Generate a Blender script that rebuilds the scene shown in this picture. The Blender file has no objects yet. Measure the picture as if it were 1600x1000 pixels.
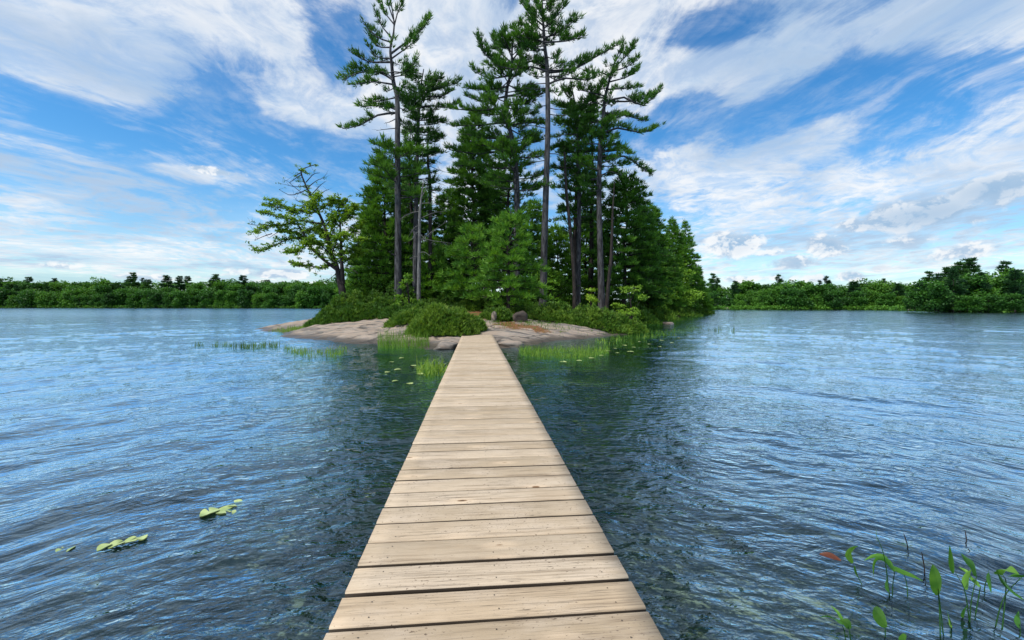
import bpy, math, random
import numpy as np
from mathutils import Vector, noise as mnoise
PI = math.pi
rnd = random.Random(7)
rng = np.random.default_rng(11)
scene = bpy.context.scene
COL = scene.collection

# ------------------------------------------------------------------ camera, sky, sun
F = 650.0; CX = 800.0; HY = 476.0; EYE = 1.5
cam_d = bpy.data.cameras.new("camera"); cam = bpy.data.objects.new("camera", cam_d); COL.objects.link(cam)
cam.location = (0, 0, EYE); cam.rotation_euler = (PI/2, 0, 0)
cam_d.sensor_width = 36; cam_d.lens = 36*F/1600; cam_d.shift_y = -24/1600
cam_d.clip_start = 0.05; cam_d.clip_end = 20000
scene.camera = cam
scene.view_settings.view_transform = 'Standard'; scene.view_settings.look = 'None'
scene.view_settings.gamma = 1.0; scene.view_settings.exposure = 0.0
SUN_EL = math.radians(53); SUN_AZ = math.radians(-130)     # azimuth from +Y towards +X
sv = Vector((math.sin(SUN_AZ)*math.cos(SUN_EL), math.cos(SUN_AZ)*math.cos(SUN_EL), math.sin(SUN_EL)))
sun_d = bpy.data.lights.new("sun", 'SUN'); sun_d.energy = 4.6; sun_d.angle = math.radians(0.53); sun_d.color = (1.0, .95, .87)
sun = bpy.data.objects.new("sun", sun_d); COL.objects.link(sun)
sun.rotation_euler = (-sv).to_track_quat('-Z', 'Y').to_euler()

class NT:
    """tiny helper to write node maths"""
    def __init__(s, nt): s.nt = nt; s.N = nt.nodes; s.L = nt.links
    def node(s, t, **kw):
        n = s.N.new(t)
        for k, v in kw.items(): setattr(n, k, v)
        return n
    def put(s, inp, v):
        if v is None: return
        if hasattr(v, 'is_output') or isinstance(v, bpy.types.NodeSocket): s.L.new(v, inp)
        else: inp.default_value = v
    def m(s, op, a, b=None, c=None, clamp=False):
        n = s.node('ShaderNodeMath', operation=op); n.use_clamp = clamp
        for i, v in enumerate((a, b, c)):
            if v is not None: s.put(n.inputs[i], v)
        return n.outputs[0]
    def add(s, a, b): return s.m('ADD', a, b)
    def sub(s, a, b): return s.m('SUBTRACT', a, b)
    def mul(s, a, b): return s.m('MULTIPLY', a, b)
    def mad(s, a, b, c): return s.m('MULTIPLY_ADD', a, b, c)
    def xyz(s, x, y, z=0.0):
        n = s.node('ShaderNodeCombineXYZ')
        for i, v in enumerate((x, y, z)): s.put(n.inputs[i], v)
        return n.outputs[0]
    def sep(s, v):
        n = s.node('ShaderNodeSeparateXYZ'); s.put(n.inputs[0], v); return n.outputs
    def noise(s, v, scale=1.0, detail=4.0, rough=.5, dist=0.0, lac=2.0, col=False):
        n = s.node('ShaderNodeTexNoise'); s.put(n.inputs['Vector'], v)
        n.inputs['Scale'].default_value = scale; n.inputs['Detail'].default_value = detail
        n.inputs['Roughness'].default_value = rough; n.inputs['Distortion'].default_value = dist
        n.inputs['Lacunarity'].default_value = lac
        return n.outputs['Color'] if col else n.outputs[0]
    def smooth(s, v, lo, hi, a=0.0, b=1.0):
        n = s.node('ShaderNodeMapRange', interpolation_type='SMOOTHSTEP')
        for i, q in enumerate((v, lo, hi, a, b)): s.put(n.inputs[i], q)
        return n.outputs[0]
    def lin(s, v, lo, hi, a=0.0, b=1.0):
        n = s.node('ShaderNodeMapRange')
        for i, q in enumerate((v, lo, hi, a, b)): s.put(n.inputs[i], q)
        return n.outputs[0]
    def mix(s, f, a, b, blend='MIX'):
        n = s.node('ShaderNodeMix', data_type='RGBA', blend_type=blend)
        s.put(n.inputs[0], f); s.put(n.inputs[6], c4(a)); s.put(n.inputs[7], c4(b))
        return n.outputs[2]
    def vmap(s, v, scale=(1,1,1), rot=(0,0,0), loc=(0,0,0)):
        n = s.node('ShaderNodeMapping'); s.put(n.inputs[0], v)
        n.inputs['Location'].default_value = loc; n.inputs['Rotation'].default_value = rot; n.inputs['Scale'].default_value = scale
        return n.outputs[0]
def c4(c):
    if isinstance(c, tuple) and len(c) == 3: return (c[0], c[1], c[2], 1.0)
    return c

world = bpy.data.worlds.new("World"); scene.world = world; world.use_nodes = True
def build_world():
    nt = world.node_tree; nt.nodes.clear(); w = NT(nt)
    out = w.node('ShaderNodeOutputWorld'); bg = w.node('ShaderNodeBackground')
    sky = w.node('ShaderNodeTexSky', sky_type='NISHITA')
    sky.sun_disc = False; sky.sun_elevation = SUN_EL; sky.sun_rotation = SUN_AZ
    sky.air_density = 1.0; sky.dust_density = .6; sky.ozone_density = 1.6
    tc = w.node('ShaderNodeTexCoord'); d = tc.outputs['Generated']
    x, y, z = w.sep(d)[0:3]
    az = w.m('ARCTAN2', x, y); el = w.m('ARCSINE', z)
    zc = w.m('MAXIMUM', z, 0.0)
    den = w.add(zc, 0.10)
    qx = w.m('DIVIDE', x, den); qy = w.m('DIVIDE', y, den)
    q = w.xyz(qx, qy, 0.0)
    # warp
    wn = w.noise(q, scale=.55, detail=3, col=True)
    off = w.node('ShaderNodeVectorMath', operation='SUBTRACT'); w.put(off.inputs[0], wn); off.inputs[1].default_value = (.5, .5, .5)
    sc = w.node('ShaderNodeVectorMath', operation='SCALE'); w.put(sc.inputs[0], off.outputs[0]); sc.inputs['Scale'].default_value = 1.6
    qa = w.node('ShaderNodeVectorMath', operation='ADD'); w.put(qa.inputs[0], q); w.put(qa.inputs[1], sc.outputs[0]); qw = qa.outputs[0]
    n1 = w.noise(w.vmap(qw, scale=(1.1, .62, 1), rot=(0, 0, .3)), scale=1.5, detail=9, rough=.6)
    n2 = w.noise(w.vmap(qw, scale=(2.0, .95, 1), rot=(0, 0, -.3), loc=(3.1, 1.2, 0)), scale=3.1, detail=8, rough=.62)
    n3 = w.noise(w.vmap(q, loc=(7, 2, 0)), scale=1.2, detail=8, rough=.62, dist=.5)
    base = w.add(w.add(w.mul(n1, .36), w.mul(n2, .26)), w.mul(n3, .38))
    def blob(px, py, rx, ry, amp, ang=0.0):
        u = (px-CX)/F; v = (HY-py)/F
        a0 = math.atan(u); e0 = math.atan2(v, math.hypot(1, u))
        ca, sa = math.cos(ang), math.sin(ang)
        sx = rx/F*math.cos(a0)**2; sy = ry/F*math.cos(a0)
        da = w.sub(az, a0); de = w.sub(el, e0)
        p = w.add(w.mul(da, ca/sx), w.mul(de, sa/sx)); r = w.add(w.mul(da, -sa/sy), w.mul(de, ca/sy))
        dd = w.add(w.mul(p, p), w.mul(r, r))
        return w.mul(w.m('EXPONENT', w.mul(dd, -1.0)), amp)
    B = [(90,182,190,34,-.34,-.12),(350,125,95,60,-.24,0),(530,90,60,60,-.2,.2),(440,222,190,32,-.28,.0),
         (520,285,130,32,-.2,.05),(230,225,150,26,-.16,0),(1130,45,95,28,-.25,.0),(1290,140,170,30,-.26,.15),(1430,170,110,42,-.36,.3),
         (1090,165,70,30,-.2,.2),(1185,215,100,20,-.16,.2),(1250,448,300,11,-.25,0),(120,440,200,9,-.12,0),(930,235,110,40,-.15,0),
         (40,90,380,75,.16,0),(330,40,170,50,.12,0),(700,110,110,70,.17,0),(600,190,120,45,.12,-.1),(1100,105,140,40,.20,0),(1430,50,260,50,.12,0),
         (1230,232,230,30,.16,.08),(1520,262,160,34,.10,.0),(250,320,380,55,-.05,0),(300,400,420,22,.08,0),(1180,160,60,22,.08,0),(430,160,130,26,.12,-.25),(300,268,90,10,.16,0),(1420,330,260,70,.10,0),(880,60,180,60,.12,0)]
    tot = base
    for b in B: tot = w.add(tot, blob(*b))
    n4 = w.noise(w.vmap(qw, scale=(3.6, 1.15, 1), rot=(0, 0, .55), loc=(5, 1, 0)), scale=2.2, detail=7, rough=.65)
    n5 = w.noise(w.vmap(q, loc=(2, 8, 0)), scale=5.5, detail=7, rough=.65, dist=.4)
    tot = w.add(tot, w.add(w.mul(w.sub(n4, .5), .26), w.mul(w.sub(n5, .5), .26)))
    cov = w.smooth(tot, .372, .56)
    thin = w.m('MAXIMUM', w.smooth(tot, .28, .62), w.mul(w.smooth(w.add(w.mul(n4, .55), w.mul(n5, .45)), .40, .66), w.smooth(tot, .16, .36)))
    # horizon veil
    veil = w.smooth(el, 0.0, .30, .55, .0)
    cov = w.m('MAXIMUM', w.mul(cov, .93), w.mul(thin, w.smooth(el, .0, .5, .75, .35)))
    n6 = w.noise(w.vmap(qw, loc=(4, 4, 0), scale=(1.2, 1, 1)), scale=9.0, detail=6, rough=.65, dist=.5)
    mott = w.smooth(w.add(w.mul(n5, .55), w.mul(n6, .45)), .36, .60)
    cov = w.mul(cov, w.mad(mott, .34, .66))
    cov = w.m('MAXIMUM', cov, veil)
    # cloud brightness: thicker = greyer in places
    g = w.noise(w.vmap(qw, loc=(1.5, 9, 0), scale=(1, .6, 1)), scale=1.3, detail=7, rough=.55)
    grey = w.smooth(w.add(w.add(w.mul(g, .8), w.mul(n5, .2)), w.add(blob(1500,325,170,50,.22), blob(200,330,300,60,.08))), .42, .64)
    grey = w.add(grey, 0.0)
    tex_ = w.smooth(w.add(w.add(w.mul(n5, .35), w.mul(n4, .3)), w.mul(n6, .35)), .40, .60)
    ccol = w.mix(grey, (9.8, 9.9, 10.0), (4.6, 6.0, 7.9))
    ccol = w.mix(w.mul(w.sub(1.0, tex_), .55), ccol, (5.6, 7.3, 9.2))
    skyc = w.node('ShaderNodeHueSaturation'); w.put(skyc.inputs['Color'], sky.outputs[0])
    skyc.inputs['Saturation'].default_value = 1.32; skyc.inputs['Value'].default_value = 1.0; skyc.inputs['Hue'].default_value = .497
    skyb = w.mix(1.0, skyc.outputs[0], (1.15, 1.62, 1.80), 'MULTIPLY')
    col = w.mix(cov, skyb, ccol)
    # low banks of heaped cloud
    ae = w.xyz(az, w.mul(el, 1.25), 0.0)
    nc = w.noise(ae, scale=21, detail=8, rough=.6, dist=.25)
    nc2 = w.noise(w.vmap(ae, loc=(.012, -.016, 0)), scale=21, detail=8, rough=.6, dist=.25)
    cb = None
    for b in [(1145,385,52,27,.62,0),(1290,384,36,22,.58,0),(1240,408,55,13,.50,0),(1330,432,30,10,.5,0),(1276,436,26,8,.5,0),
              (1410,380,55,15,.48,0),(1500,395,70,16,.46,.1),(1570,300,80,26,.45,.1),(1430,330,70,22,.42,0),(1380,420,30,8,.45,0),
              (220,434,70,7,.42,0),(430,428,80,10,.5,0),(90,415,80,10,.38,0),(340,268,60,7,.45,0),(1175,436,80,8,.35,0),(-300,380,120,30,.5,0),(2000,380,200,40,.5,0),(1440,335,115,26,.62,0.05),(1555,292,85,22,.6,.1),(1345,352,60,13,.5,0),(1200,395,40,10,.45,0)]:
        v = blob(*b); cb = v if cb is None else w.m('MAXIMUM', cb, v)
    dens = w.add(w.mul(cb, 1.12), w.mul(w.sub(nc, .5), 1.0))
    cum = w.mul(w.smooth(dens, .22, .44), .9)
    cum = w.mul(cum, w.smooth(cb, .06, .2))
    lit = w.smooth(w.sub(nc, nc2), -.06, .08)
    edge = w.smooth(dens, .75, .34)
    lit = w.add(w.mul(lit, .75), w.mul(edge, .25))
    dark = w.m('MINIMUM', w.add(w.add(blob(1450,338,120,24,.9), blob(1560,290,90,22,.8)), blob(1300,418,120,9,.7)), 1.0)
    lit = w.mul(lit, w.mad(dark, -.75, 1.0))
    ucol = w.mix(lit, (3.3, 5.1, 7.3), (9.9, 10.0, 10.1))
    col = w.mix(cum, col, ucol)
    # below the horizon: dull blue grey
    col = w.mix(w.smooth(z, -.02, -.0), (1.2, 1.6, 1.9), col)
    w.put(bg.inputs[0], col); bg.inputs[1].default_value = 0.1
    w.L.new(bg.outputs[0], out.inputs[0])
    world.cycles.sampling_method = 'MANUAL'; world.cycles.sample_map_resolution = 512
build_world()

# ------------------------------------------------------------------ helpers
def P(px, py, Y):
    return Vector(((px-CX)/F*Y, Y, EYE+(HY-py)/F*Y))
def W(px, py, z=0.0):
    Y = (EYE-z)*F/(py-HY); return Vector(((px-CX)/F*Y, Y, z))
def tag(o, label=None, cat=None, group=None, kind=None):
    if label: o['label'] = label
    if cat: o['category'] = cat
    if group: o['group'] = group
    if kind: o['kind'] = kind
    return o
def empty(name, loc=(0,0,0)):
    o = bpy.data.objects.new(name, None); COL.objects.link(o); o.location = loc; o.empty_display_size = .3; return o
def mesh_np(name, verts, faces, mats, parent=None, loc=None, smooth=False, tint=None, fmat=None):
    """verts (N,3), faces: (M,k) array or list of such arrays; coordinates are relative to parent"""
    if not isinstance(faces, list): faces = [faces]
    faces = [np.asarray(f, dtype=np.int32) for f in faces if len(f)]
    me = bpy.data.meshes.new(name)
    verts = np.asarray(verts, dtype=np.float32)
    nl = sum(f.size for f in faces); nf = sum(len(f) for f in faces)
    me.vertices.add(len(verts)); me.vertices.foreach_set('co', verts.ravel())
    me.loops.add(nl); me.polygons.add(nf)
    me.loops.foreach_set('vertex_index', np.concatenate([f.ravel() for f in faces]))
    tot = np.concatenate([np.full(len(f), f.shape[1], np.int32) for f in faces])
    st = np.concatenate([[0], np.cumsum(tot)[:-1]]).astype(np.int32)
    me.polygons.foreach_set('loop_start', st)
    if fmat is not None: me.polygons.foreach_set('material_index', np.asarray(fmat, np.int32))
    if smooth: me.polygons.foreach_set('use_smooth', np.ones(nf, bool))
    me.update(calc_edges=True)
    if tint is not None:
        a = me.attributes.new('tint', 'FLOAT', 'FACE'); a.data.foreach_set('value', np.asarray(tint, np.float32))
    for m in (mats if isinstance(mats, (list, tuple)) else [mats]): me.materials.append(m)
    o = bpy.data.objects.new(name, me); COL.objects.link(o)
    if parent: o.parent = parent
    if loc is not None: o.location = loc
    return o
def dup(root, loc, rotz=0, scale=1.0, **kw):
    r = root.copy(); COL.objects.link(r); r.location = loc; r.rotation_euler = (0, 0, rotz)
    r.scale = scale if isinstance(scale, tuple) else (scale,)*3
    for k in ('label', 'group', 'category'):
        if k in kw: r[k] = kw[k]
    for ch in list(root.children):
        c = ch.copy(); COL.objects.link(c); c.parent = r
        for g in ch.children:
            e = g.copy(); COL.objects.link(e); e.parent = c
    return r

_perm = rng.permutation(512).astype(np.int64)
def _h(ix, iy, s): return _perm[(_perm[(ix + s*37) & 511] + iy) & 511]
def pnoise(x, y, s=0):
    ix = np.floor(x).astype(np.int64); iy = np.floor(y).astype(np.int64)
    fx = x-ix; fy = y-iy
    u = fx*fx*fx*(fx*(fx*6-15)+10); v = fy*fy*fy*(fy*(fy*6-15)+10)
    def g(i, j):
        a = _h(ix+i, iy+j, s)*(2*PI/512.0)
        return np.cos(a)*(fx-i)+np.sin(a)*(fy-j)
    return ((g(0,0)*(1-u)+g(1,0)*u)*(1-v)+(g(0,1)*(1-u)+g(1,1)*u)*v)*1.5
def fbm(x, y, o=4, s=0):
    r = 0; a = 1; t = 0
    for i in range(o):
        r = r+a*pnoise(x*2**i, y*2**i, s+i); t += a; a *= .5
    return r/t

class Wood:
    """collects tapering tubes"""
    def __init__(s): s.v = []; s.f = []; s.n = 0
    def tube(s, pts, rad, k=6, cap=True):
        pts = [Vector(p) for p in pts]; base = s.n; ref = None
        for i, p in enumerate(pts):
            a = pts[max(i-1, 0)]; b = pts[min(i+1, len(pts)-1)]
            t = (b-a); t = t.normalized() if t.length > 1e-7 else Vector((0,0,1))
            if ref is None: ref = Vector((1,0,0)) if abs(t.x) < .8 else Vector((0,1,0))
            u = (ref-t*ref.dot(t)).normalized(); w = t.cross(u); ref = u
            for j in range(k):
                an = 2*PI*j/k; s.v.append(p+(u*math.cos(an)+w*math.sin(an))*rad[i])
        for i in range(len(pts)-1):
            for j in range(k):
                s.f.append((base+i*k+j, base+i*k+(j+1) % k, base+(i+1)*k+(j+1) % k, base+(i+1)*k+j))
        s.n += len(pts)*k
    def build(s, name, mat, parent, origin):
        v = np.array([tuple(p) for p in s.v], dtype=np.float32)-np.array(tuple(origin), dtype=np.float32)
        return mesh_np(name, v, np.array(s.f), mat, parent, smooth=True)

def curve(ps, n):
    """Catmull-Rom through points"""
    ps = [Vector(p) for p in ps]
    if len(ps) == 2: return [ps[0].lerp(ps[1], i/(n-1)) for i in range(n)]
    q = [ps[0]*2-ps[1]]+ps+[ps[-1]*2-ps[-2]]; out = []
    for i in range(n):
        t = i/(n-1)*(len(ps)-1); k = min(int(t), len(ps)-2); t -= k
        a, b, c, d = q[k:k+4]
        out.append(.5*((2*b)+(c-a)*t+(2*a-5*b+4*c-d)*t*t+(3*b-a-3*c+d)*t**3))
    return out

class Leaves:
    def __init__(s): s.p = []; s.d = []; s.s = []; s.t = []
    def add(s, p, d, size, t): s.p.append(tuple(p)); s.d.append(tuple(d)); s.s.append(size); s.t.append(t)
    def build(s, name, mat, parent, origin, K=8, mode='needle', wid=.25, seed=1):
        r = np.random.default_rng(seed)
        p = np.array(s.p)-np.array(tuple(origin)); d = np.array(s.d, dtype=float); sz = np.array(s.s, dtype=float); ti = np.array(s.t, dtype=float)
        d /= np.linalg.norm(d, axis=1, keepdims=True)+1e-9
        p = np.repeat(p, K, 0); d = np.repeat(d, K, 0); sz = np.repeat(sz, K)*r.uniform(.65, 1.25, len(p)); ti = np.repeat(ti, K)+r.normal(0, .10, len(p))
        rv = r.normal(size=(len(p), 3)); rv /= np.linalg.norm(rv, axis=1, keepdims=True)
        if mode == 'needle':
            dd = d+rv*.75; dd[:, 2] += .18; dd /= np.linalg.norm(dd, axis=1, keepdims=True)
            pr = np.cross(dd, r.normal(size=(len(p), 3))); pr /= np.linalg.norm(pr, axis=1, keepdims=True)+1e-9
            w = (sz*wid)[:, None]; o = p+rv*(sz*.22)[:, None]
            a = o-pr*w*.5; b = o+pr*w*.5; c = o+dd*sz[:, None]
            v = np.stack([a, b, c], 1).reshape(-1, 3); f = np.arange(len(v)).reshape(-1, 3)
        else:
            c = p+rv*(sz*1.5*r.uniform(.1, 1, len(p)))[:, None]*np.array([1, 1, .55 if mode == 'leaf' else .9])
            nrm = r.normal(size=(len(p), 3))*.65; nrm[:, 2] += .75; nrm /= np.linalg.norm(nrm, axis=1, keepdims=True)
            a1 = np.cross(nrm, r.normal(size=(len(p), 3))); a1 /= np.linalg.norm(a1, axis=1, keepdims=True)+1e-9
            a2 = np.cross(nrm, a1); L = (sz*.5)[:, None]
            v = np.stack([c-a1*L, c-a2*L*.6-a1*L*.1, c+a1*L, c+a2*L*.6-a1*L*.1], 1).reshape(-1, 3); f = np.arange(len(v)).reshape(-1, 4)
        return mesh_np(name, v, f, mat, parent, tint=ti)

# ------------------------------------------------------------------ materials
def newmat(name):
    m = bpy.data.materials.new(name); m.use_nodes = True; m.node_tree.nodes.clear(); return m, NT(m.node_tree)
def attr(w, name):
    n = w.node('ShaderNodeAttribute'); n.attribute_name = name; return n.outputs['Fac']
def finish(w, col, rough=.7, bump=None, bstr=.5, bdist=.02, spec=.4, extra=None):
    p = w.node('ShaderNodeBsdfPrincipled'); w.put(p.inputs['Base Color'], c4(col)); w.put(p.inputs['Roughness'], rough)
    p.inputs['Specular IOR Level'].default_value = spec
    if bump is not None:
        b = w.node('ShaderNodeBump'); b.inputs['Strength'].default_value = bstr; b.inputs['Distance'].default_value = bdist
        w.put(b.inputs['Height'], bump); w.L.new(b.outputs[0], p.inputs['Normal'])
    o = w.node('ShaderNodeOutputMaterial'); w.L.new(p.outputs[0], o.inputs[0]); return p
def leafmat(name, dark, mid, light, trans=.3, rough=.55, nscale=.6, spec=.25):
    m, w = newmat(name)
    t = attr(w, 'tint')
    g = w.node('ShaderNodeNewGeometry')
    n = w.noise(g.outputs['Position'], scale=nscale, detail=2)
    oi = w.node('ShaderNodeObjectInfo')
    t = w.add(t, w.mul(w.sub(n, .5), .9)); t = w.add(t, w.mul(w.sub(oi.outputs['Random'], .5), .65 if name.startswith('far') else .25))
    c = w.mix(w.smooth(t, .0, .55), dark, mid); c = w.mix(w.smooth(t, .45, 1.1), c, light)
    p = w.node('ShaderNodeBsdfPrincipled'); w.put(p.inputs['Base Color'], c); p.inputs['Roughness'].default_value = rough
    p.inputs['Specular IOR Level'].default_value = spec
    tr = w.node('ShaderNodeBsdfTranslucent'); w.put(tr.inputs[0], w.mix(1.0, c, (1.3, 1.25, .5), 'MULTIPLY'))
    mx = w.node('ShaderNodeMixShader'); mx.inputs[0].default_value = trans
    w.L.new(p.outputs[0], mx.inputs[1]); w.L.new(tr.outputs[0], mx.inputs[2])
    o = w.node('ShaderNodeOutputMaterial'); w.L.new(mx.outputs[0], o.inputs[0]); return m
M = {}
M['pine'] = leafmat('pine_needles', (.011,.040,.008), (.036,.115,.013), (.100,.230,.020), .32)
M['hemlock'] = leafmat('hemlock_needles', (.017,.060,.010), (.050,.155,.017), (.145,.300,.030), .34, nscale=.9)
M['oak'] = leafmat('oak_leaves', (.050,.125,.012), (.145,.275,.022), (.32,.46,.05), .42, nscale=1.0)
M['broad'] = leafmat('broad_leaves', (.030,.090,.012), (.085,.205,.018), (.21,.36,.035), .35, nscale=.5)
M['far'] = leafmat('far_leaves', (.016,.062,.012), (.042,.140,.016), (.100,.235,.024), .3, nscale=.13)
M['farpine'] = leafmat('far_needles', (.010,.040,.018), (.022,.075,.020), (.045,.120,.022), .2, nscale=.2)
M['juniper'] = leafmat('juniper_sprigs', (.024,.062,.008), (.055,.138,.016), (.165,.265,.032), .3, nscale=1.3)
M['reed'] = leafmat('reed_blades', (.05,.12,.015), (.13,.26,.03), (.32,.42,.08), .4, nscale=1.5)
M['pickerel'] = leafmat('water_plant_leaf', (.02,.085,.012), (.055,.19,.02), (.19,.38,.05), .35, rough=.5, nscale=6, spec=.4)
def barkmat(name, a, b, sc=8):
    m, w = newmat(name); g = w.node('ShaderNodeNewGeometry')
    v = w.vmap(g.outputs['Position'], scale=(1, 1, .22)); n = w.noise(v, scale=sc, detail=6, rough=.65)
    finish(w, w.mix(w.smooth(n, .35, .65), a, b), .85, n, .8, .05, .2); return m
M['bark'] = barkmat('pine_bark', (.016,.015,.017), (.070,.069,.074))
M['darkbark'] = barkmat('dark_bark', (.012,.010,.010), (.042,.033,.030))
M['deadbark'] = barkmat('weathered_grey_wood', (.06,.058,.057), (.17,.165,.16), 14)

def rockmat(name='granite', wet=True):
    m, w = newmat(name); g = w.node('ShaderNodeNewGeometry'); pos = g.outputs['Position']
    n1 = w.noise(pos, scale=.9, detail=7, rough=.6); n2 = w.noise(pos, scale=9, detail=6, rough=.7)
    st = w.noise(w.vmap(pos, scale=(.35, 2.6, 1.6), rot=(0, 0, -.25)), scale=1.6, detail=6, rough=.6, dist=.6)
    c = w.mix(w.smooth(n1, .3, .68), (.15,.125,.108), (.30,.25,.21))
    c = w.mix(w.smooth(st, .42, .62), c, (.31,.24,.185))
    c = w.mix(w.smooth(st, .50, .36, 0, .75), c, (.13,.12,.11))
    c = w.mix(w.mul(w.smooth(n2, .52, .68), .6), c, (.17,.18,.14))
    c = w.mix(w.mul(w.smooth(n2, .36, .27), .7), c, (.48,.45,.41))
    vo = w.node('ShaderNodeTexVoronoi', feature='DISTANCE_TO_EDGE'); w.put(vo.inputs['Vector'], w.vmap(pos, scale=(.55, 1.5, 1), rot=(0,0,-.2))); vo.inputs['Scale'].default_value = .55
    crack = w.smooth(w.add(vo.outputs[0], w.mul(w.sub(n2, .5), .07)), .0, .03, 1.0, 0.0)
    c = w.mix(w.mul(crack, .8), c, (.05,.045,.04))
    z = w.sep(pos)[2]
    wetm = w.smooth(w.add(z, w.mul(w.sub(n1, .5), .14)), .05, .20, 1, 0)
    c = w.mix(w.mul(wetm, .8), c, (.045,.038,.032))
    rough = w.lin(wetm, 0, 1, .82, .35)
    h = w.sub(w.add(w.mul(n2, .35), w.mul(st, .8)), w.mul(crack, .5))
    return m, w, c, rough, h, pos
m, w, c, r_, h, pos = rockmat('rock'); finish(w, c, r_, h, .7, .05, .3); M['rock'] = m
m, w, c, r_, h, pos = rockmat('dark_rock'); finish(w, w.mix(1.0, c, (.28,.27,.27), 'MULTIPLY'), .9, h, .7, .05, .2); M['darkrock'] = m
m, w, c, r_, h, pos = rockmat('island_ground_surface')
soil = attr(w, 'soil')
ns = w.noise(pos, scale=1.7, detail=5, rough=.65)
sm = w.smooth(w.add(soil, w.mul(w.sub(ns, .5), 1.1)), .42, .60)
nf = w.noise(pos, scale=24, detail=4, rough=.7)
sc = w.mix(w.smooth(nf, .35, .65), (.075,.035,.014), (.25,.115,.045))
gr = w.mix(w.smooth(nf, .3, .7), (.030,.055,.010), (.11,.15,.025))
sc = w.mix(w.smooth(w.add(ns, w.mul(attr(w, 'grass'), .35)), .55, .68), sc, gr)
finish(w, w.mix(sm, c, sc), w.m('MAXIMUM', r_, w.mul(sm, .9)), w.add(h, w.mul(w.mul(nf, sm), .6)), .7, .05, .3); M['island'] = m
m, w = newmat('shore_ground'); g = w.node('ShaderNodeNewGeometry'); n = w.noise(g.outputs['Position'], scale=.4, detail=6, rough=.6)
finish(w, w.mix(w.smooth(n, .35, .65), (.02,.04,.012), (.06,.10,.02)), .9, n, .5, .3); M['shore'] = m
m, w = newmat('lake_bed'); g = w.node('ShaderNodeNewGeometry'); pos = g.outputs['Position']
n = w.noise(pos, scale=.8, detail=6, rough=.6, dist=.4); n2 = w.noise(pos, scale=6, detail=5, rough=.7)
c = w.mix(w.smooth(n, .40, .60), (.05,.08,.03), (.60,.58,.47)); c = w.mix(w.smooth(n2, .5, .7, 0, .6), c, (.03,.05,.02))
finish(w, c, .9, n2, .5, .1); M['bed'] = m

# weathered deck timber: object space, x runs along each plank
m, w = newmat('weathered_planks'); tc = w.node('ShaderNodeTexCoord'); obc = tc.outputs['Object']
t = attr(w, 'tint'); t2 = attr(w, 'tint2')
x, y, z = w.sep(obc)[0:3]
sh = w.xyz(w.mad(t, 37.0, x), w.mad(t2, 11.0, y), w.mul(t, 9.0))
grain = w.noise(w.vmap(sh, scale=(.9, 26, 1)), scale=1.6, detail=7, rough=.6, dist=.35)
fine = w.noise(w.vmap(sh, scale=(5, 170, 1)), scale=1.5, detail=4, rough=.6)
blot = w.noise(w.vmap(sh, scale=(1.3, 3.5, 1)), scale=1.7, detail=5, rough=.6)
c = w.mix(t, (.355,.275,.185), (.51,.41,.30))
c = w.mix(w.smooth(t2, .6, 1.0, 0, .45), c, (.43,.31,.19))
c = w.mix(w.smooth(grain, .30, .50, .75, 0), c, (.20,.145,.095))
c = w.mix(w.smooth(blot, .45, .72, 0, .5), c, (.55,.455,.355))
c = w.mix(w.smooth(blot, .46, .30, 0, .5), c, (.37,.275,.18))
c = w.mix(w.smooth(fine, .52, .70, 0, .65), c, (.20,.155,.11))
vo = w.node('ShaderNodeTexVoronoi', feature='F1'); w.put(vo.inputs['Vector'], w.vmap(sh, scale=(2.3, 6.2, 1))); vo.inputs['Scale'].default_value = 1.0
kd = w.add(vo.outputs['Distance'], w.mul(w.sub(fine, .5), .03))
ksel = w.smooth(w.sep(vo.outputs['Color'])[0], .36, .38)
c = w.mix(w.mul(w.mul(w.smooth(kd, .30, .12), ksel), .35), c, (.66,.50,.34))
c = w.mix(w.mul(w.smooth(kd, .085, .055), ksel), c, (.20,.12,.065))
c = w.mix(w.mul(w.smooth(kd, .035, .02), ksel), c, (.05,.03,.02))
cr = w.noise(w.vmap(sh, scale=(.55, 30, 1), loc=(5,3,0)), scale=1.3, detail=3, rough=.5, dist=.25)
crk = w.mul(w.smooth(w.m('ABSOLUTE', w.sub(cr, .5)), .006, .0), w.smooth(w.noise(w.vmap(sh, loc=(3,3,0)), scale=1.6, detail=2), .50, .60))
c = w.mix(w.mul(crk, .9), c, (.07,.045,.03))
spk = w.noise(w.vmap(sh, scale=(60, 110, 1)), scale=1.0, detail=2, rough=.6)
c = w.mix(w.mul(w.smooth(spk, .64, .70), w.smooth(blot, .42, .56)), c, (.14,.10,.07))
hh = w.sub(w.add(w.mul(grain, .6), w.mul(fine, .5)), w.mul(crk, 1.2))
finish(w, c, .72, hh, .55, .004, .25); M['deck'] = m
m, w = newmat('screw_heads'); finish(w, (.035,.03,.028), .6); M['screw'] = m
m, w = newmat('shaded_plank_sides'); finish(w, (.045,.032,.022), .9); M['side'] = m  # dirty dark sides, with the shade inside the plank gaps put into the colour
m, w = newmat('old_timber'); g = w.node('ShaderNodeNewGeometry'); n = w.noise(w.vmap(g.outputs['Position'], scale=(4,1,6)), scale=4, detail=5)
finish(w, w.mix(n, (.10,.08,.055), (.26,.21,.15)), .85, n, .5, .01); M['beam'] = m
m, w = newmat('lily_leaf'); g = w.node('ShaderNodeNewGeometry'); n = w.noise(g.outputs['Position'], scale=9, detail=4)
finish(w, w.mix(w.smooth(n, .35, .65), (.22,.30,.09), (.42,.50,.20)), .4, n, .3, .01, .5); M['lily'] = m
m, w = newmat('fallen_leaf'); g = w.node('ShaderNodeNewGeometry'); n = w.noise(g.outputs['Position'], scale=40, detail=3)
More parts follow.
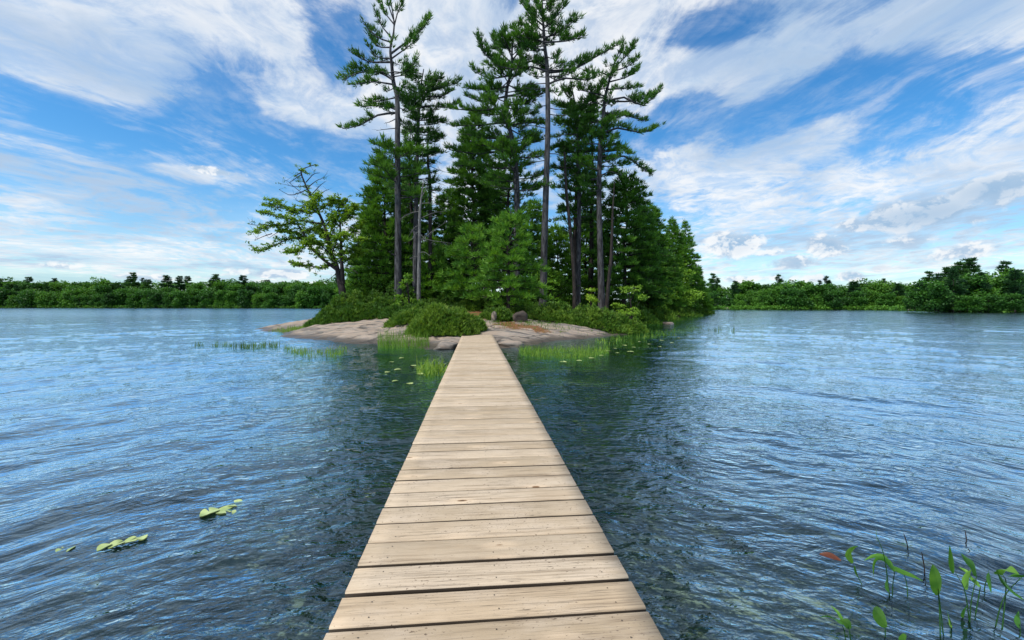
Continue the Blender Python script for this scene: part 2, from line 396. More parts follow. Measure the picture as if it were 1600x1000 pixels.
finish(w, w.mix(n, (.05,.011,.004), (.12,.034,.011)), .5, n, .3, .002); M['fallen'] = m

# water
m, w = newmat('lake_water'); g = w.node('ShaderNodeNewGeometry'); pos = g.outputs['Position']
px_, py_, _z = w.sep(pos)[0:3]
cx_ = w.add(px_, .1); cy_ = w.sub(py_, -1.8)
rr = w.m('SQRT', w.add(w.mul(cx_, cx_), w.mul(cy_, cy_))); th = w.m('ARCTAN2', cx_, cy_)
wv = w.noise(pos, scale=.7, detail=2)
pol = w.xyz(w.mad(wv, .8, rr), w.mul(th, rr), 0)
b1 = w.noise(w.vmap(pol, scale=(7.5, 2.8, 1)), scale=1.0, detail=3, rough=.55)
b2 = w.noise(w.vmap(pos, scale=(7, 12, 1)), scale=1.0, detail=3, rough=.5, dist=.3)
b3 = w.noise(w.vmap(pos, scale=(.35, 2.2, 1)), scale=1.0, detail=3, rough=.5)
far = w.smooth(rr, 10, 50)
shx = w.mul(w.sub(px_, 1.5), 1/6.5)
shel = w.mul(w.m('EXPONENT', w.mul(w.mul(shx, shx), -1.0)), w.smooth(py_, 4, 13))
near_ = w.mul(w.smooth(rr, 6, 70, 1.0, .25), w.mad(shel, -.55, 1.0))
hgt = w.add(w.mul(w.add(w.mul(b1, .026), w.mul(b2, w.mul(w.smooth(w.add(w.m('ABSOLUTE', th), w.mul(w.sub(wv, .5), .8)), .25, .7, .026, .009), 1.0))), near_), w.mul(w.mul(b3, far), .09))
bm = w.node('ShaderNodeBump'); bm.inputs['Strength'].default_value = 1.0; bm.inputs['Distance'].default_value = 1.0; w.put(bm.inputs['Height'], hgt)
gl = w.node('ShaderNodeBsdfGlossy'); gl.inputs['Color'].default_value = (.70,.89,1,1); w.put(gl.inputs['Roughness'], w.smooth(rr, 14, 100, .02, .13)); w.L.new(bm.outputs[0], gl.inputs['Normal'])
trn = w.node('ShaderNodeBsdfTransparent'); trn.inputs[0].default_value = (.62,.76,.72,1)
df = w.node('ShaderNodeBsdfDiffuse'); df.inputs[0].default_value = (.004,.024,.036,1); w.L.new(bm.outputs[0], df.inputs['Normal'])
mb = w.node('ShaderNodeMixShader'); w.put(mb.inputs[0], w.smooth(rr, 4.0, 10.5, .10, .97)); w.L.new(trn.outputs[0], mb.inputs[1]); w.L.new(df.outputs[0], mb.inputs[2])
fr = w.node('ShaderNodeFresnel'); fr.inputs['IOR'].default_value = 2.0; w.L.new(bm.outputs[0], fr.inputs['Normal'])
mx = w.node('ShaderNodeMixShader'); w.put(mx.inputs[0], w.lin(fr.outputs[0], .12, .41, .06, 1.0)); w.L.new(mb.outputs[0], mx.inputs[1]); w.L.new(gl.outputs[0], mx.inputs[2])
o = w.node('ShaderNodeOutputMaterial'); w.L.new(mx.outputs[0], o.inputs[0]); M['water'] = m

# ------------------------------------------------------------------ setting: water, bed, island, shores
def build_water():
    rad = np.concatenate([np.geomspace(.35, 260, 760), np.geomspace(300, 9000, 24)])
    A = math.radians(76)
    ang = np.concatenate([np.linspace(-A, A, 980), np.linspace(A, 2*PI-A, 90)[1:-1]])
    na = len(ang); nr = len(rad)
    R, T = np.meshgrid(rad, ang, indexing='ij')
    X = R*np.sin(T); Y = R*np.cos(T)
    rp = np.hypot(X+.1, Y+1.8); tp = np.arctan2(X+.1, Y+1.8)
    wx = fbm(X*.35, Y*.35, 3, 3)
    wy = fbm(X*1.3, Y*1.3, 3, 27)
    gust = .75+.5*fbm(X*.08, Y*.08, 2, 40)*1.6
    H = np.zeros_like(X)
    cell = R*.0088
    for lam, amp, k, s in [(2.4,.046,2.6,1),(1.15,.044,4.0,5),(.62,.034,6.0,9),(.34,.020,9,13),(.19,.0090,14,17),(.11,.0040,20,21)]:
        fade = np.clip(lam/(cell*3.2)-1, 0, 1)
        asp = 3.0 if lam > .5 else 2.2
        u_ = (rp+wx*.9+wy*min(lam, .6)*.9)/lam; v_ = tp*rp/(lam*asp)+wx*1.2+wy*.5
        n = .55*pnoise(u_, v_, s)+.62*(.34-np.abs(pnoise(u_*.8+3.3, v_*.8+7.1, s+2))*1.7)
        H += amp*n*fade
    for lam, amp, s in [(.9,.010,31),(.42,.009,33),(.2,.0042,35)]:
        fade = np.clip(lam/(cell*3.2)-1, 0, 1)
        H += amp*pnoise(X/lam*.75+wx, Y/lam*1.3, s)*fade
    H *= gust
    H *= 1-.62*np.exp(-((X-1.5)/6.5)**2)*np.clip((Y-5)/8, 0, 1)
    H *= np.clip((320-R)/60, 0, 1)
    H[np.abs(T) > A] = 0
    verts = np.stack([X, Y, H], -1).reshape(-1, 3)
    i = np.arange(nr-1)[:, None]; j = np.arange(na)[None, :]; j2 = (j+1) % na
    f = np.stack([i*na+j, i*na+j2, (i+1)*na+j2, (i+1)*na+j], -1).reshape(-1, 4)
    c = len(verts); verts = np.vstack([verts, [[0, 0, 0]]])
    jj = np.arange(na); tri = np.stack([np.full(na, c), (jj+1) % na, jj], -1)
    o = mesh_np('water', verts, [f, tri], M['water'], smooth=True)
    tag(o, kind='structure')
build_water()

SHORE = [(-15.8,25.7),(-13.6,23.4),(-12.3,22.6),(-11.4,20.4),(-9.2,18.6),(-6.9,16.9),(-4.8,15.4),(-3.5,14.9),(-2.6,14.1),(-1.5,13.9),(-.2,14.1),(.5,15.6),(2.2,17.4),(4.4,19.3),(6.4,22.0),
         (6.6,25),(8.2,29),(11.6,35),(17.0,46),(26,60),(32,70),(33,82),(24,96),(8,104),(-10,92),(-15,72),(-17,52),(-15.5,38),(-14.6,31),(-15.6,28)]
SA = np.array(SHORE)
def sdist(X, Y):
    d = np.full(X.shape, 1e9); inside = np.zeros(X.shape, bool)
    n = len(SA)
    for i in range(n):
        a = SA[i]; b = SA[(i+1) % n]; e = b-a; L = (e*e).sum()
        t = np.clip(((X-a[0])*e[0]+(Y-a[1])*e[1])/L, 0, 1)
        d = np.minimum(d, np.hypot(X-a[0]-t*e[0], Y-a[1]-t*e[1]))
        c = ((a[1] > Y) != (b[1] > Y)) & (X < (b[0]-a[0])*(Y-a[1])/(b[1]-a[1]+1e-12)+a[0])
        inside ^= c
    return np.where(inside, d, -d)
def gheight(X, Y):
    s = sdist(X, Y)
    s = s+fbm(X*.5, Y*.5, 3, 50)*.5
    h = np.where(s > 0, 1.05*(1-np.exp(-s/4.2)), s*.30)
    led = fbm(X*.55+Y*.1, Y*1.1, 4, 60)
    h = h+np.clip(s+.6, 0, 1.2)*(led*.16+np.abs(fbm(X*.9, Y*2.2, 3, 70))*.08)
    h = h+.045*fbm(X*3, Y*3.6, 3, 80)
    dd = np.hypot((X+1.45)/1.3, (Y-17.4)/1.8); h = h*(1-.75*np.exp(-dd**2))+.20*.75*np.exp(-dd**2)   # path landing at the end of the boards
    dd = np.hypot((X+.064)/1.0, (Y-14.6)/2.6); h = h-(.22*np.exp(-(np.hypot((X+1.28)/.95, (Y-15.0)/1.5))**2))
    h = h+np.clip((s-6)/20, 0, 1)*.9
    return np.clip(h, -1.6, 9)
def gz(x, y): return float(gheight(np.array([x]), np.array([y]))[0])
def build_island():
    xs = np.concatenate([np.arange(-24, 12, .14), np.arange(12, 40, .6)]); ys = np.concatenate([np.arange(11.5, 30, .12), np.arange(30, 112, .7)])
    X, Y = np.meshgrid(xs, ys, indexing='ij'); H = gheight(X, Y)
    v = np.stack([X, Y, H], -1).reshape(-1, 3); ny = len(ys)
    i = np.arange(len(xs)-1)[:, None]; j = np.arange(ny-1)[None, :]
    f = np.stack([i*ny+j, (i+1)*ny+j, (i+1)*ny+j+1, i*ny+j+1], -1).reshape(-1, 4)
    keep = H.reshape(-1)[f].max(1) > -.9
    o = mesh_np('island_ground', v, f[keep], M['island'], smooth=True)
    s = sdist(X, Y)
    soil = np.clip((s-3.0)/3.2, 0, 1)
    lit = np.exp(-(((X-.9)/2.2)**2+((Y-19.8)/1.9)**2)); soil = np.maximum(soil, lit*.95)
    soil *= 1-.98*np.exp(-(((X+5.6)/3.6)**2+((Y-19.0)/2.4)**2)**2)
    soil *= 1-.95*np.exp(-(((X-3.2)/2.9)**2+((Y-20.3)/1.5)**2)**2)
    soil = np.maximum(soil, .85*np.exp(-(((X+11.6)/1.8)**2+((Y-23.0)/.9)**2)))
    a = o.data.attributes.new('soil', 'FLOAT', 'POINT'); a.data.foreach_set('value', soil.astype(np.float32).ravel())
    gr = np.clip((s-7)/6, 0, 1)+np.exp(-(((X+11.6)/2.2)**2+((Y-23.0)/1.2)**2))
    a = o.data.attributes.new('grass', 'FLOAT', 'POINT'); a.data.foreach_set('value', np.clip(gr, 0, 1).astype(np.float32).ravel())
    tag(o, kind='structure')
build_island()
def build_bed():
    xs = np.concatenate([[-9000,-900,-200,-60], np.arange(-22, 22, .3), [60,200,900,9000]]); ys = np.concatenate([[-9000,-300,-30], np.arange(-3, 16, .3), [30,80,300,9000]])
    X, Y = np.meshgrid(xs, ys, indexing='ij')
    H = -.62-.05*np.clip(np.hypot(X, Y), 0, 40)+.12*fbm(X*.6, Y*.6, 3, 90)+.5*np.exp(-((X+1.6)**2+(Y-.9)**2)/3.0)*.6
    ny = len(ys); i = np.arange(len(xs)-1)[:, None]; j = np.arange(ny-1)[None, :]
    f = np.stack([i*ny+j, (i+1)*ny+j, (i+1)*ny+j+1, i*ny+j+1], -1).reshape(-1, 4)
    tag(mesh_np('lake_bed', np.stack([X, Y, H], -1).reshape(-1, 3), f, M['bed'], smooth=True), kind='structure')
build_bed()
def shore_strip(name, pts, depth, rise, top):
    """pts: waterline (x,y); the land runs back from it radially"""
    vs = []; n = len(pts); rows = 9
    for k in range(rows):
        t = k/(rows-1)
        for i, (x, y) in enumerate(pts):
            d = Vector((x, y)).normalized(); q = Vector((x, y))+d*depth*t**1.5
            z = -.25 if k == 0 else (.25+rise*min(1, t*1.4)**1.2*(.8+.4*mnoise.noise(Vector((q.x*.02, q.y*.02, 1)))))
            if k == rows-1: z = top
            vs.append((q.x+rnd.uniform(-.6, .6), q.y+rnd.uniform(-.5, .5)*(k > 0), z))
    f = [(k*n+i, k*n+i+1, (k+1)*n+i+1, (k+1)*n+i) for k in range(rows-1) for i in range(n-1)]
    tag(mesh_np(name, np.array(vs), np.array(f), M['shore'], smooth=True), kind='structure')
def line(pxs, n=60):
    """waterline through (px, py) picture points"""
    ps = [W(a, b) for a, b in pxs]; c = curve([(p.x, p.y, 0) for p in ps], n); return [(p.x, p.y) for p in c]
LEFT = line([(-330,480.7),(0,481.0),(260,481.2),(480,481.4),(620,481.6),(800,482.0)])
RIGHT = line([(900,482.6),(1060,483.4),(1200,484.0),(1340,484.2),(1440,484.8)])
HEAD = line([(1418,485.4),(1500,487.3),(1620,488.2),(1850,488.8)], 40)
shore_strip('far_shore', LEFT, 260, 6.0, 7)
shore_strip('right_shore', RIGHT, 160, 3.0, 3.5)
shore_strip('headland_shore', HEAD, 60, 2.0, 2.5)

# ------------------------------------------------------------------ boardwalk
def build_walk():
    dx = -.0869; L = math.hypot(dx, 1); ang = math.atan2(-dx, 1)
    root = empty('boardwalk', (.064, 0, 0)); root.rotation_euler = (0, 0, ang)
    tag(root, 'long straight wooden boardwalk of pale weathered planks leading to the island', 'boardwalk')
    pitch = .19; V = []; Fq = []; T = []; T2 = []; FM = []
    y = -1.6; r = random.Random(3)
    while y < 16.93*L:
        gap = r.choice([.011, .014, .017, .024]); wd = pitch-gap; hw = .617+r.uniform(-.0015, .0015); t = r.random(); t2 = r.random()
        z1 = .28+r.uniform(-.002, .002); z0 = z1-.036; skew = r.uniform(-.0025, .0025); cup = r.uniform(.0, .002); xo = r.uniform(-.0015, .0015)
        prof = [(0, z0), (0, z1-.007), (.003, z1-.0022), (.009, z1+cup*.2), (wd*.5, z1-cup), (wd-.009, z1+cup*.2), (wd-.003, z1-.0022), (wd, z1-.007), (wd, z0)]
        nx = 13; b = len(V)
        for i in range(nx):
            fx = -1+2*i/(nx-1); x = fx*hw+xo
            ed = .003*mnoise.noise(Vector((x*3, y*9, 0))); wav = .0015*mnoise.noise(Vector((x*1.2, y*5, 4)))
            for (py, pz) in prof: V.append((x, y+py+skew*fx+ed*(1 if py > wd/2 else -1)*.5, pz+wav))
        k = len(prof)
        for i in range(nx-1):
            for j in range(k):
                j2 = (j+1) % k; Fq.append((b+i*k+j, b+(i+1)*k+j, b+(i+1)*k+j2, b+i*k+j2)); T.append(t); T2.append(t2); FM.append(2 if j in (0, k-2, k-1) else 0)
        for e in (0, nx-1):        # end grain as quads fanned over the profile
            q = [b+e*k+j for j in range(k)]
            for a in range(1, k-2, 2):
                fc = (q[0], q[a], q[a+1], q[a+2]) if a+2 < k else None
                if fc: Fq.append(fc if e == 0 else fc[::-1]); T.append(t); T2.append(t2); FM.append(0)
        for sx in (-.49, .02, .5):
            for fy in (.25, .75):
                cx = sx*1.0+r.uniform(-.01, .01); cy = y+wd*fy+r.uniform(-.006, .006); b = len(V); q = .003
                for a in range(8): V.append((cx+q*math.cos(a*PI/4), cy+q*math.sin(a*PI/4), z1+.0018))
                Fq += [(b, b+1, b+2, b+3), (b, b+3, b+4, b+7), (b+4, b+5, b+6, b+7)]; T += [0]*3; T2 += [0]*3; FM += [1]*3
        y += pitch
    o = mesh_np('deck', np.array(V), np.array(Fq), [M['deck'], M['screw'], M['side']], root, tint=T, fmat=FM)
    a = o.data.attributes.new('tint2', 'FLOAT', 'FACE'); a.data.foreach_set('value', np.array(T2, np.float32))
    def box(name, x0, x1, y0, y1, z0, z1):
        v = [(x, yy, z) for z in (z0, z1) for x, yy in ((x0, y0), (x1, y0), (x1, y1), (x0, y1))]
        f = [(3,2,1,0),(4,5,6,7),(0,1,5,4),(1,2,6,5),(2,3,7,6),(3,0,4,7)]
        return mesh_np(name, np.array(v), np.array(f), M['beam'], root)
    for x in (-.5, 0, .5): box('beam', x-.02, x+.02, -1.6, 16.8, .055, .240)
    for yy in (0.2, 3.4, 6.6, 9.8, 12.6):
        for x in (-.44, .44):
            wd = Wood(); wd.tube([(x, yy, -1.2), (x, yy, .235)], [.06, .06], 10); wd.build('post', M['beam'], root, (0,0,0))
build_walk()

# ------------------------------------------------------------------ conifers
def limb(wd, lf, pts, r0, n=7, t0=.35, spread=.9, dens=6.0, tuft=.26, up=.5, tint=.5, flat=1.0, twigs=True, K=None):
    c = curve(pts, n); wd.tube(c, [r0*(1-.8*i/(n-1))+.006 for i in range(n)], 5)
    L = sum((c[i+1]-c[i]).length for i in range(n-1)); nt = max(3, int(L*(1-t0)*dens))
    for i in range(nt):
        t = t0+(1-t0)*(i+rnd.random())/nt; a = t*(n-1); k = min(int(a), n-2); p = c[k].lerp(c[k+1], a-k)
        T = (c[k+1]-c[k]).normalized(); S = T.cross(Vector((0,0,1))); S = S.normalized() if S.length > .1 else Vector((1,0,0))
        sd = rnd.uniform(-1, 1)*flat; d = (T*rnd.uniform(.35, .9)+S*sd+Vector((0,0,1))*rnd.uniform(-.1, 1)*up).normalized()
        l = spread*rnd.uniform(.35, 1)*(1-.45*max(0, t-.5)*2*.8)
        e = p+d*l+Vector((0,0,1))*l*.18*up
        if twigs and l > .3: wd.tube([p, e], [.012, .005], 3)
        m_ = max(2, int(l/.15)); ti = tint+rnd.uniform(-.16, .16)
        for j in range(m_):
            s = .15+.85*(j+rnd.random())/m_
            q = p.lerp(e, s)+Vector((rnd.gauss(0,.045), rnd.gauss(0,.045), rnd.gauss(0,.035)))
            lf.add(q, d+Vector((0,0,.45)), tuft*rnd.uniform(.8, 1.2), ti+.10*s+.12*t)

def trunk_at(tr, py):
    for i in range(len(tr)-1):
        a, b = tr[i], tr[i+1]
        if a[1] <= py <= b[1]: t = (py-a[1])/(b[1]-a[1]+1e-9); return a[0]+(b[0]-a[0])*t, a[2]+(b[2]-a[2])*t
    return (tr[0][0], tr[0][2]) if py < tr[0][1] else (tr[-1][0], tr[-1][2])

def pine(name, label, Y, tr, limbs, auto=(), bark='bark', leaf='pine', K=11, seed=1, extra_depth=.7, tuft=.27, stubs=(), group=None):
    """tr: trunk as (px, py, width px) from top to base; limbs: (start py, [(px,py)...], t0, spread m, density, up, tint)"""
    rnd.seed(seed*101+5); ppm = F/Y
    bx, by, bw = tr[-1]; bp = P(bx, by, Y); z0 = gz(bp.x, bp.y)-.15; bp = Vector((bp.x, bp.y, z0))
    root = empty(name, bp); tag(root, label, 'tree', group); wd = Wood(); lf = Leaves()
    pts = [P(a, b, Y+.25*math.sin(i*1.7+seed)*(1 if i < len(tr)-1 else 0)) for i, (a, b, c) in enumerate(tr)]; pts[-1].z = z0
    n = 26; cc = curve(pts, n); ws = [c for a, b, c in tr]
    rr = [np.interp(i/(n-1)*(len(tr)-1), range(len(tr)), ws)/ppm/2 for i in range(n)]; rr[-1] *= 1.35; rr[-2] *= 1.08
    wd.tube(cc, rr, 10)
    for (sy, tip, t0, spread, dens, up, tint) in limbs:
        sx, sw = trunk_at(tr, sy); st = P(sx, sy, Y); k = len(tip); tp = [st]
        Lp = math.hypot(tip[-1][0]-sx, tip[-1][1]-sy)/ppm; dy = rnd.uniform(-.45, .45)*Lp
        for i, (a, b) in enumerate(tip): tp.append(P(a, b, Y+dy*(i+1)/k))
        limb(wd, lf, tp, max(.022, min(.42*sw/ppm, .016*Lp+.018)), t0=t0, spread=spread, dens=dens, up=up, tint=tint, tuft=tuft)
    for (y0, y1, num, Lm, t0, spread, dens, up, tint) in auto:   # limbs all round, including towards and away from the camera
        for i in range(num):
            py = y0+(y1-y0)*(i+rnd.random())/num; sx, sw = trunk_at(tr, py); st = P(sx, py, Y); az = rnd.uniform(0, 2*PI)
            l = Lm*rnd.uniform(.55, 1.1); h = Vector((math.cos(az), math.sin(az), 0)); ri = rnd.uniform(-.05, .22)
            limb(wd, lf, [st, st+h*l*.5+Vector((0,0,ri*l*.3)), st+h*l+Vector((0,0,ri*l+.12*l*up))], .02+.01*l, t0=t0, spread=spread, dens=dens, up=up, tint=tint, tuft=tuft)
    for (sy, tx, ty) in stubs:
        sx, sw = trunk_at(tr, sy); a = P(sx, sy, Y); b = P(tx, ty, Y+rnd.uniform(-.6, .6)); mid = a.lerp(b, .5)+Vector((0,0,rnd.uniform(-.12, .12)))
        wd.tube(curve([a, mid, b], 6), [.035, .03, .026, .02, .014, .006], 5)
        for q in range(3): s = a.lerp(b, rnd.uniform(.4, .95)); wd.tube([s, s+Vector((rnd.uniform(-.4,.4), rnd.uniform(-.3,.3), rnd.uniform(-.2,.4)))], [.012, .004], 3)
    wd.build('trunk', M[bark], root, bp); lf.build('crown', M[leaf], root, bp, K=K, wid=.20, seed=seed)
    return root

U = .75
pine('pine_tree', 'tall bare-topped pine at the left of the island with plumes swept to the left', 26,
     [(609,-8,1.5),(616,40,2.5),(610,75,3.5),(612,100,5),(615,130,6.5),(621,158,7.5),(621,250,9),(622,350,10),(622,492,12)],
     [(38,[(600,18),(590,-2)],.3,.55,7,1.1,.25),(40,[(622,18),(630,2)],.3,.5,7,1.2,.25),(30,[(606,5),(602,-14)],.3,.4,7,1.2,.25),
      (66,[(590,58),(567,36)],.25,.75,8,1.2,.28),(74,[(590,72),(575,52)],.25,.7,8,1.1,.3),(60,[(596,40),(586,18)],.3,.6,7,1.2,.25),
      (97,[(575,96),(546,80)],.3,.6,6,1.2,.25),(92,[(588,88),(574,70)],.3,.6,7,1,.3),
      (84,[(632,68),(655,50),(671,30)],.35,.95,11,1.2,.45),(92,[(635,75),(652,62)],.3,.7,8,.9,.4),
      (112,[(632,112),(648,98)],.3,.9,12,.8,.5),(120,[(630,118),(642,122)],.3,.7,10,.5,.45),
      (125,[(590,112),(560,114),(535,126)],.3,.85,12,.5,.62),(132,[(585,128),(552,132)],.3,.6,9,.3,.5),(122,[(598,112),(582,118)],.2,.6,9,.5,.5),
      (152,[(592,158),(575,160)],.2,.5,8,.5,.45),(172,[(600,166),(562,166)],.1,.6,14,.45,.65),(176,[(590,180),(562,196),(535,201)],.35,.65,10,.5,.5),
      (262,[(600,248),(590,240)],.1,.7,12,.5,.5)],
     auto=[(70,180,10,1.1,.3,.6,7,.6,.4),(235,310,18,1.9,.3,.8,9,.4,.5)],
     stubs=[(184,600,193),(200,588,204),(219,580,237),(224,600,228),(262,574,268),(350,640,332),(400,606,392)], seed=1)
pine('pine_tree', 'slender dark pine standing just right of the bare-topped pine', 29,
     [(662,108,1.5),(657,140,3),(654,180,5),(652,240,6),(650,330,7),(648,480,9)],
     [(140,[(672,128),(690,120)],.2,.8,11,.9,.5),(148,[(682,140),(717,128)],.25,.75,12,.6,.62),(150,[(690,150),(705,142)],.25,.6,9,.5,.5),
      (168,[(675,165),(700,168),(718,160)],.4,.6,8,.6,.45),(188,[(675,188),(694,192)],.3,.6,10,.4,.5),(210,[(672,212),(690,213)],.3,.6,9,.4,.5),
      (165,[(640,158),(632,150)],.2,.7,9,.6,.45),(230,[(672,235),(692,240)],.3,.6,8,.4,.4),(205,[(640,205),(632,210)],.2,.5,9,.5,.45),(240,[(635,235),(600,240)],.2,.7,10,.4,.5)],
     auto=[(115,270,42,1.6,.22,.7,9,.5,.45),(260,330,10,1.6,.3,.8,8,.3,.5)], seed=2, stubs=[(300,676,292),(280,690,276)])
pine('pine_tree', 'broad many-tiered pine left of the tallest trunk', 28,
     [(803,46,1.5),(800,80,3),(799,110,4),(792,140,5),(790,175,6),(799,212,7),(805,250,8),(808,330,9),(806,480,11)],
     [(104,[(775,96),(757,84),(746,56)],.35,.9,11,1.3,.42),(98,[(780,80),(770,58)],.25,.8,11,1.3,.45),(90,[(790,66),(786,50)],.2,.7,10,1.3,.4),(95,[(815,75),(825,56)],.2,.7,10,1.2,.45),
      (106,[(830,96),(845,104)],.2,.8,10,.8,.45),(118,[(765,122),(738,110)],.3,.75,11,.9,.5),(135,[(760,140),(730,138)],.3,.65,9,.5,.45),
      (150,[(755,158),(728,150)],.3,.7,9,.5,.5),(150,[(820,146),(842,150)],.25,.7,11,.4,.6),(168,[(750,172),(702,170)],.35,.75,10,.6,.5),(176,[(770,180),(745,176)],.25,.6,11,.4,.6),
      (190,[(745,196),(705,196)],.3,.75,10,.5,.5),(195,[(825,192),(850,192)],.1,.6,14,.4,.72),(214,[(760,216),(722,208)],.25,.8,11,.4,.5),
      (225,[(770,228),(742,226)],.2,.7,12,.4,.6),(232,[(750,240),(702,234)],.3,.9,11,.5,.5),(225,[(825,222),(842,212)],.2,.8,10,.6,.5),(245,[(830,246),(850,244)],.2,.8,11,.5,.6),
      (262,[(760,262),(715,258)],.3,.9,10,.4,.5)],
     auto=[(60,120,16,1.7,.25,.75,9,.7,.45),(120,300,46,2.4,.25,.85,9,.4,.5)], seed=3)
pine('pine_tree', 'tallest pine with a long clear trunk in the centre of the island', 27,
     [(846,-16,2),(848,20,3),(851,70,5),(855,110,6.5),(856,200,8),(853,300,9.5),(850,400,10.5),(848,496,12.5)],
     [(40,[(828,22),(812,0)],.2,.85,11,1.2,.45),(30,[(838,5),(826,-14)],.2,.75,9,1.2,.45),(20,[(862,4),(872,-12)],.2,.7,9,1.1,.4),(45,[(866,28),(886,6)],.2,.8,11,1,.45),
      (50,[(835,38),(822,26)],.2,.7,9,.9,.5),(60,[(880,46),(900,30)],.3,.75,11,1,.45),(66,[(885,64),(912,57)],.3,.6,12,.6,.5),(66,[(830,60),(806,58)],.1,.75,14,.5,.62),(58,[(870,55),(885,56)],.1,.6,12,.5,.65),
      (76,[(835,80),(815,75)],.2,.7,9,.6,.5),(112,[(830,104),(800,108),(770,100)],.35,.6,7,.6,.45),(88,[(866,92),(874,84)],.2,.5,9,.5,.5),
      (113,[(895,108),(925,92),(965,70)],.38,.8,11,.9,.5),(110,[(885,108),(905,96)],.3,.7,9,.6,.5),(132,[(882,122),(915,125),(930,118)],.4,.6,10,.6,.5),(120,[(880,118),(897,112)],.3,.5,8,.5,.5),
      (145,[(862,142),(872,150)],.1,.5,9,.5,.5),(165,[(846,166),(838,170)],.2,.4,8,.5,.5)],
     auto=[(0,70,16,1.3,.2,.65,9,.7,.5),(70,125,9,1.5,.25,.6,8,.6,.45)],
     stubs=[(130,808,131),(137,815,136),(186,822,183),(201,808,197),(178,886,180),(168,882,172),(236,822,243),(250,816,262),(262,806,288),(276,800,318),(345,872,340),(240,886,246)], seed=4)
pine('pine_tree', 'wind-swept pine with crown leaning right above the right side of the island', 29,
     [(968,78,1.5),(958,105,3),(946,150,5),(942,190,6),(938,225,7),(936,300,8),(938,400,9.5),(941,492,12)],
     [(95,[(972,80),(974,64)],.2,.55,10,1.3,.42),(108,[(978,88),(992,72)],.3,.7,11,1.3,.42),(112,[(980,104),(996,92)],.3,.6,10,1,.45),(128,[(980,120),(998,108)],.3,.65,11,.9,.5),(140,[(975,138),(1000,136)],.3,.6,11,.6,.5),
      (160,[(975,152),(1005,165),(1034,138)],.4,.7,13,1.4,.42),(158,[(990,158),(1018,150)],.35,.6,10,1.2,.42),(176,[(975,180),(1010,190)],.3,.55,10,.5,.5),(210,[(965,200),(1000,207),(1027,198)],.3,.55,12,.5,.55),
      (150,[(925,145),(903,140)],.15,.75,12,.7,.6),(165,[(925,160),(905,170)],.2,.7,11,.5,.5),(190,[(925,190),(908,200)],.2,.6,10,.5,.5),(200,[(950,205),(945,215)],.1,.6,9,.5,.6),(120,[(935,112),(915,118),(905,130)],.4,.6,9,.7,.45),
      (238,[(970,235),(985,240)],.2,.6,12,.4,.6),(245,[(975,244),(1000,260),(1018,272)],.35,.45,11,.4,.5),(225,[(915,225),(895,232)],.2,.7,11,.4,.55),(250,[(915,250),(890,255)],.2,.7,11,.4,.5),(275,[(955,268),(972,276)],.2,.7,11,.4,.5)],
     auto=[(95,170,14,1.2,.3,.6,8,.8,.45),(170,300,30,1.9,.25,.7,9,.4,.5)], seed=5)
pine('pine_tree', 'narrow pine between the tallest pine and the wind-swept pine', 31,
     [(893,134,1),(898,160,2.5),(903,200,4),(905,300,6),(903,480,8)],
     [(160,[(885,148),(878,138)],.2,.6,8,1.2,.3),(168,[(890,152),(892,132)],.2,.5,8,1.2,.3),(182,[(885,178),(868,192)],.2,.65,11,.6,.5),(200,[(920,180),(935,150)],.1,.9,12,.8,.55),
      (210,[(885,210),(864,214)],.2,.6,11,.4,.5),(232,[(880,228),(864,232)],.1,.7,12,.4,.55),(262,[(880,262),(862,262)],.2,.7,10,.4,.5),(240,[(925,235),(940,236)],.1,.7,12,.4,.6)],
     auto=[(150,340,50,1.7,.2,.75,9,.4,.5)], seed=6)

def skinny(name, label, Y, tr, bark, stubs, seed):
    rnd.seed(seed); ppm = F/Y; bx, by, _ = tr[-1]; bp = P(bx, by, Y); bp.z = gz(bp.x, bp.y)-.12
    root = empty(name, bp); tag(root, label, 'tree'); wd = Wood(); pts = [P(a, b, Y) for a, b, c in tr]; pts[-1].z = bp.z
    n = 18; wd.tube(curve(pts, n), [np.interp(i/(n-1)*(len(tr)-1), range(len(tr)), [c for a, b, c in tr])/ppm/2 for i in range(n)], 8)
    tw = wd
    for (sy, tx, ty) in stubs:
        sx, sw = trunk_at(tr, sy); a = P(sx, sy, Y); b = P(tx, ty, Y+rnd.uniform(-.5, .5)); mid = a.lerp(b, .5)+Vector((0,0,rnd.uniform(-.1, .15)))
        tw.tube(curve([a, mid, b], 6), [.026, .022, .018, .014, .01, .005], 4)
        for q in range(4):
            s = a.lerp(b, rnd.uniform(.3, .95)); e = s+Vector((rnd.uniform(-.35,.35), rnd.uniform(-.3,.3), rnd.uniform(-.3,.3))); tw.tube([s, e], [.010, .004], 3)
    wd.build('trunk', M[bark], root, bp)
skinny('dead_tree', 'dead pale grey trunk with broken bare branches near the left pines', 24, [(662,282,1),(658,312,3),(656,335,4.2),(655,400,5.5),(654,492,7)], 'deadbark',
       [(330,628,340),(352,640,366),(362,644,374),(365,668,378),(342,700,330),(372,704,380),(395,672,400),(310,668,290),(318,690,322),(402,640,404),(372,642,360),(378,700,345)], 5)
skinny('dead_tree', 'thin twiggy dead conifer between the left pines and the broad pine', 30, [(668,222,2),(669,260,4),(672,300,5),(672,480,7)], 'darkbark',
       [(232,688,225),(240,650,230),(250,690,256),(258,700,270),(268,648,262),(280,696,290),(290,702,300),(262,690,240),(300,650,306),(246,690,240),(275,655,290),(305,700,318)], 6)
skinny('leaning_trunk', 'thin dark leaning trunk between the two right-hand pines', 28, [(882,238,3),(885,300,4.5),(890,350,5),(897,430,6),(898,490,7)], 'darkbark', [(262,866,256),(280,900,270),(320,880,310)], 7)
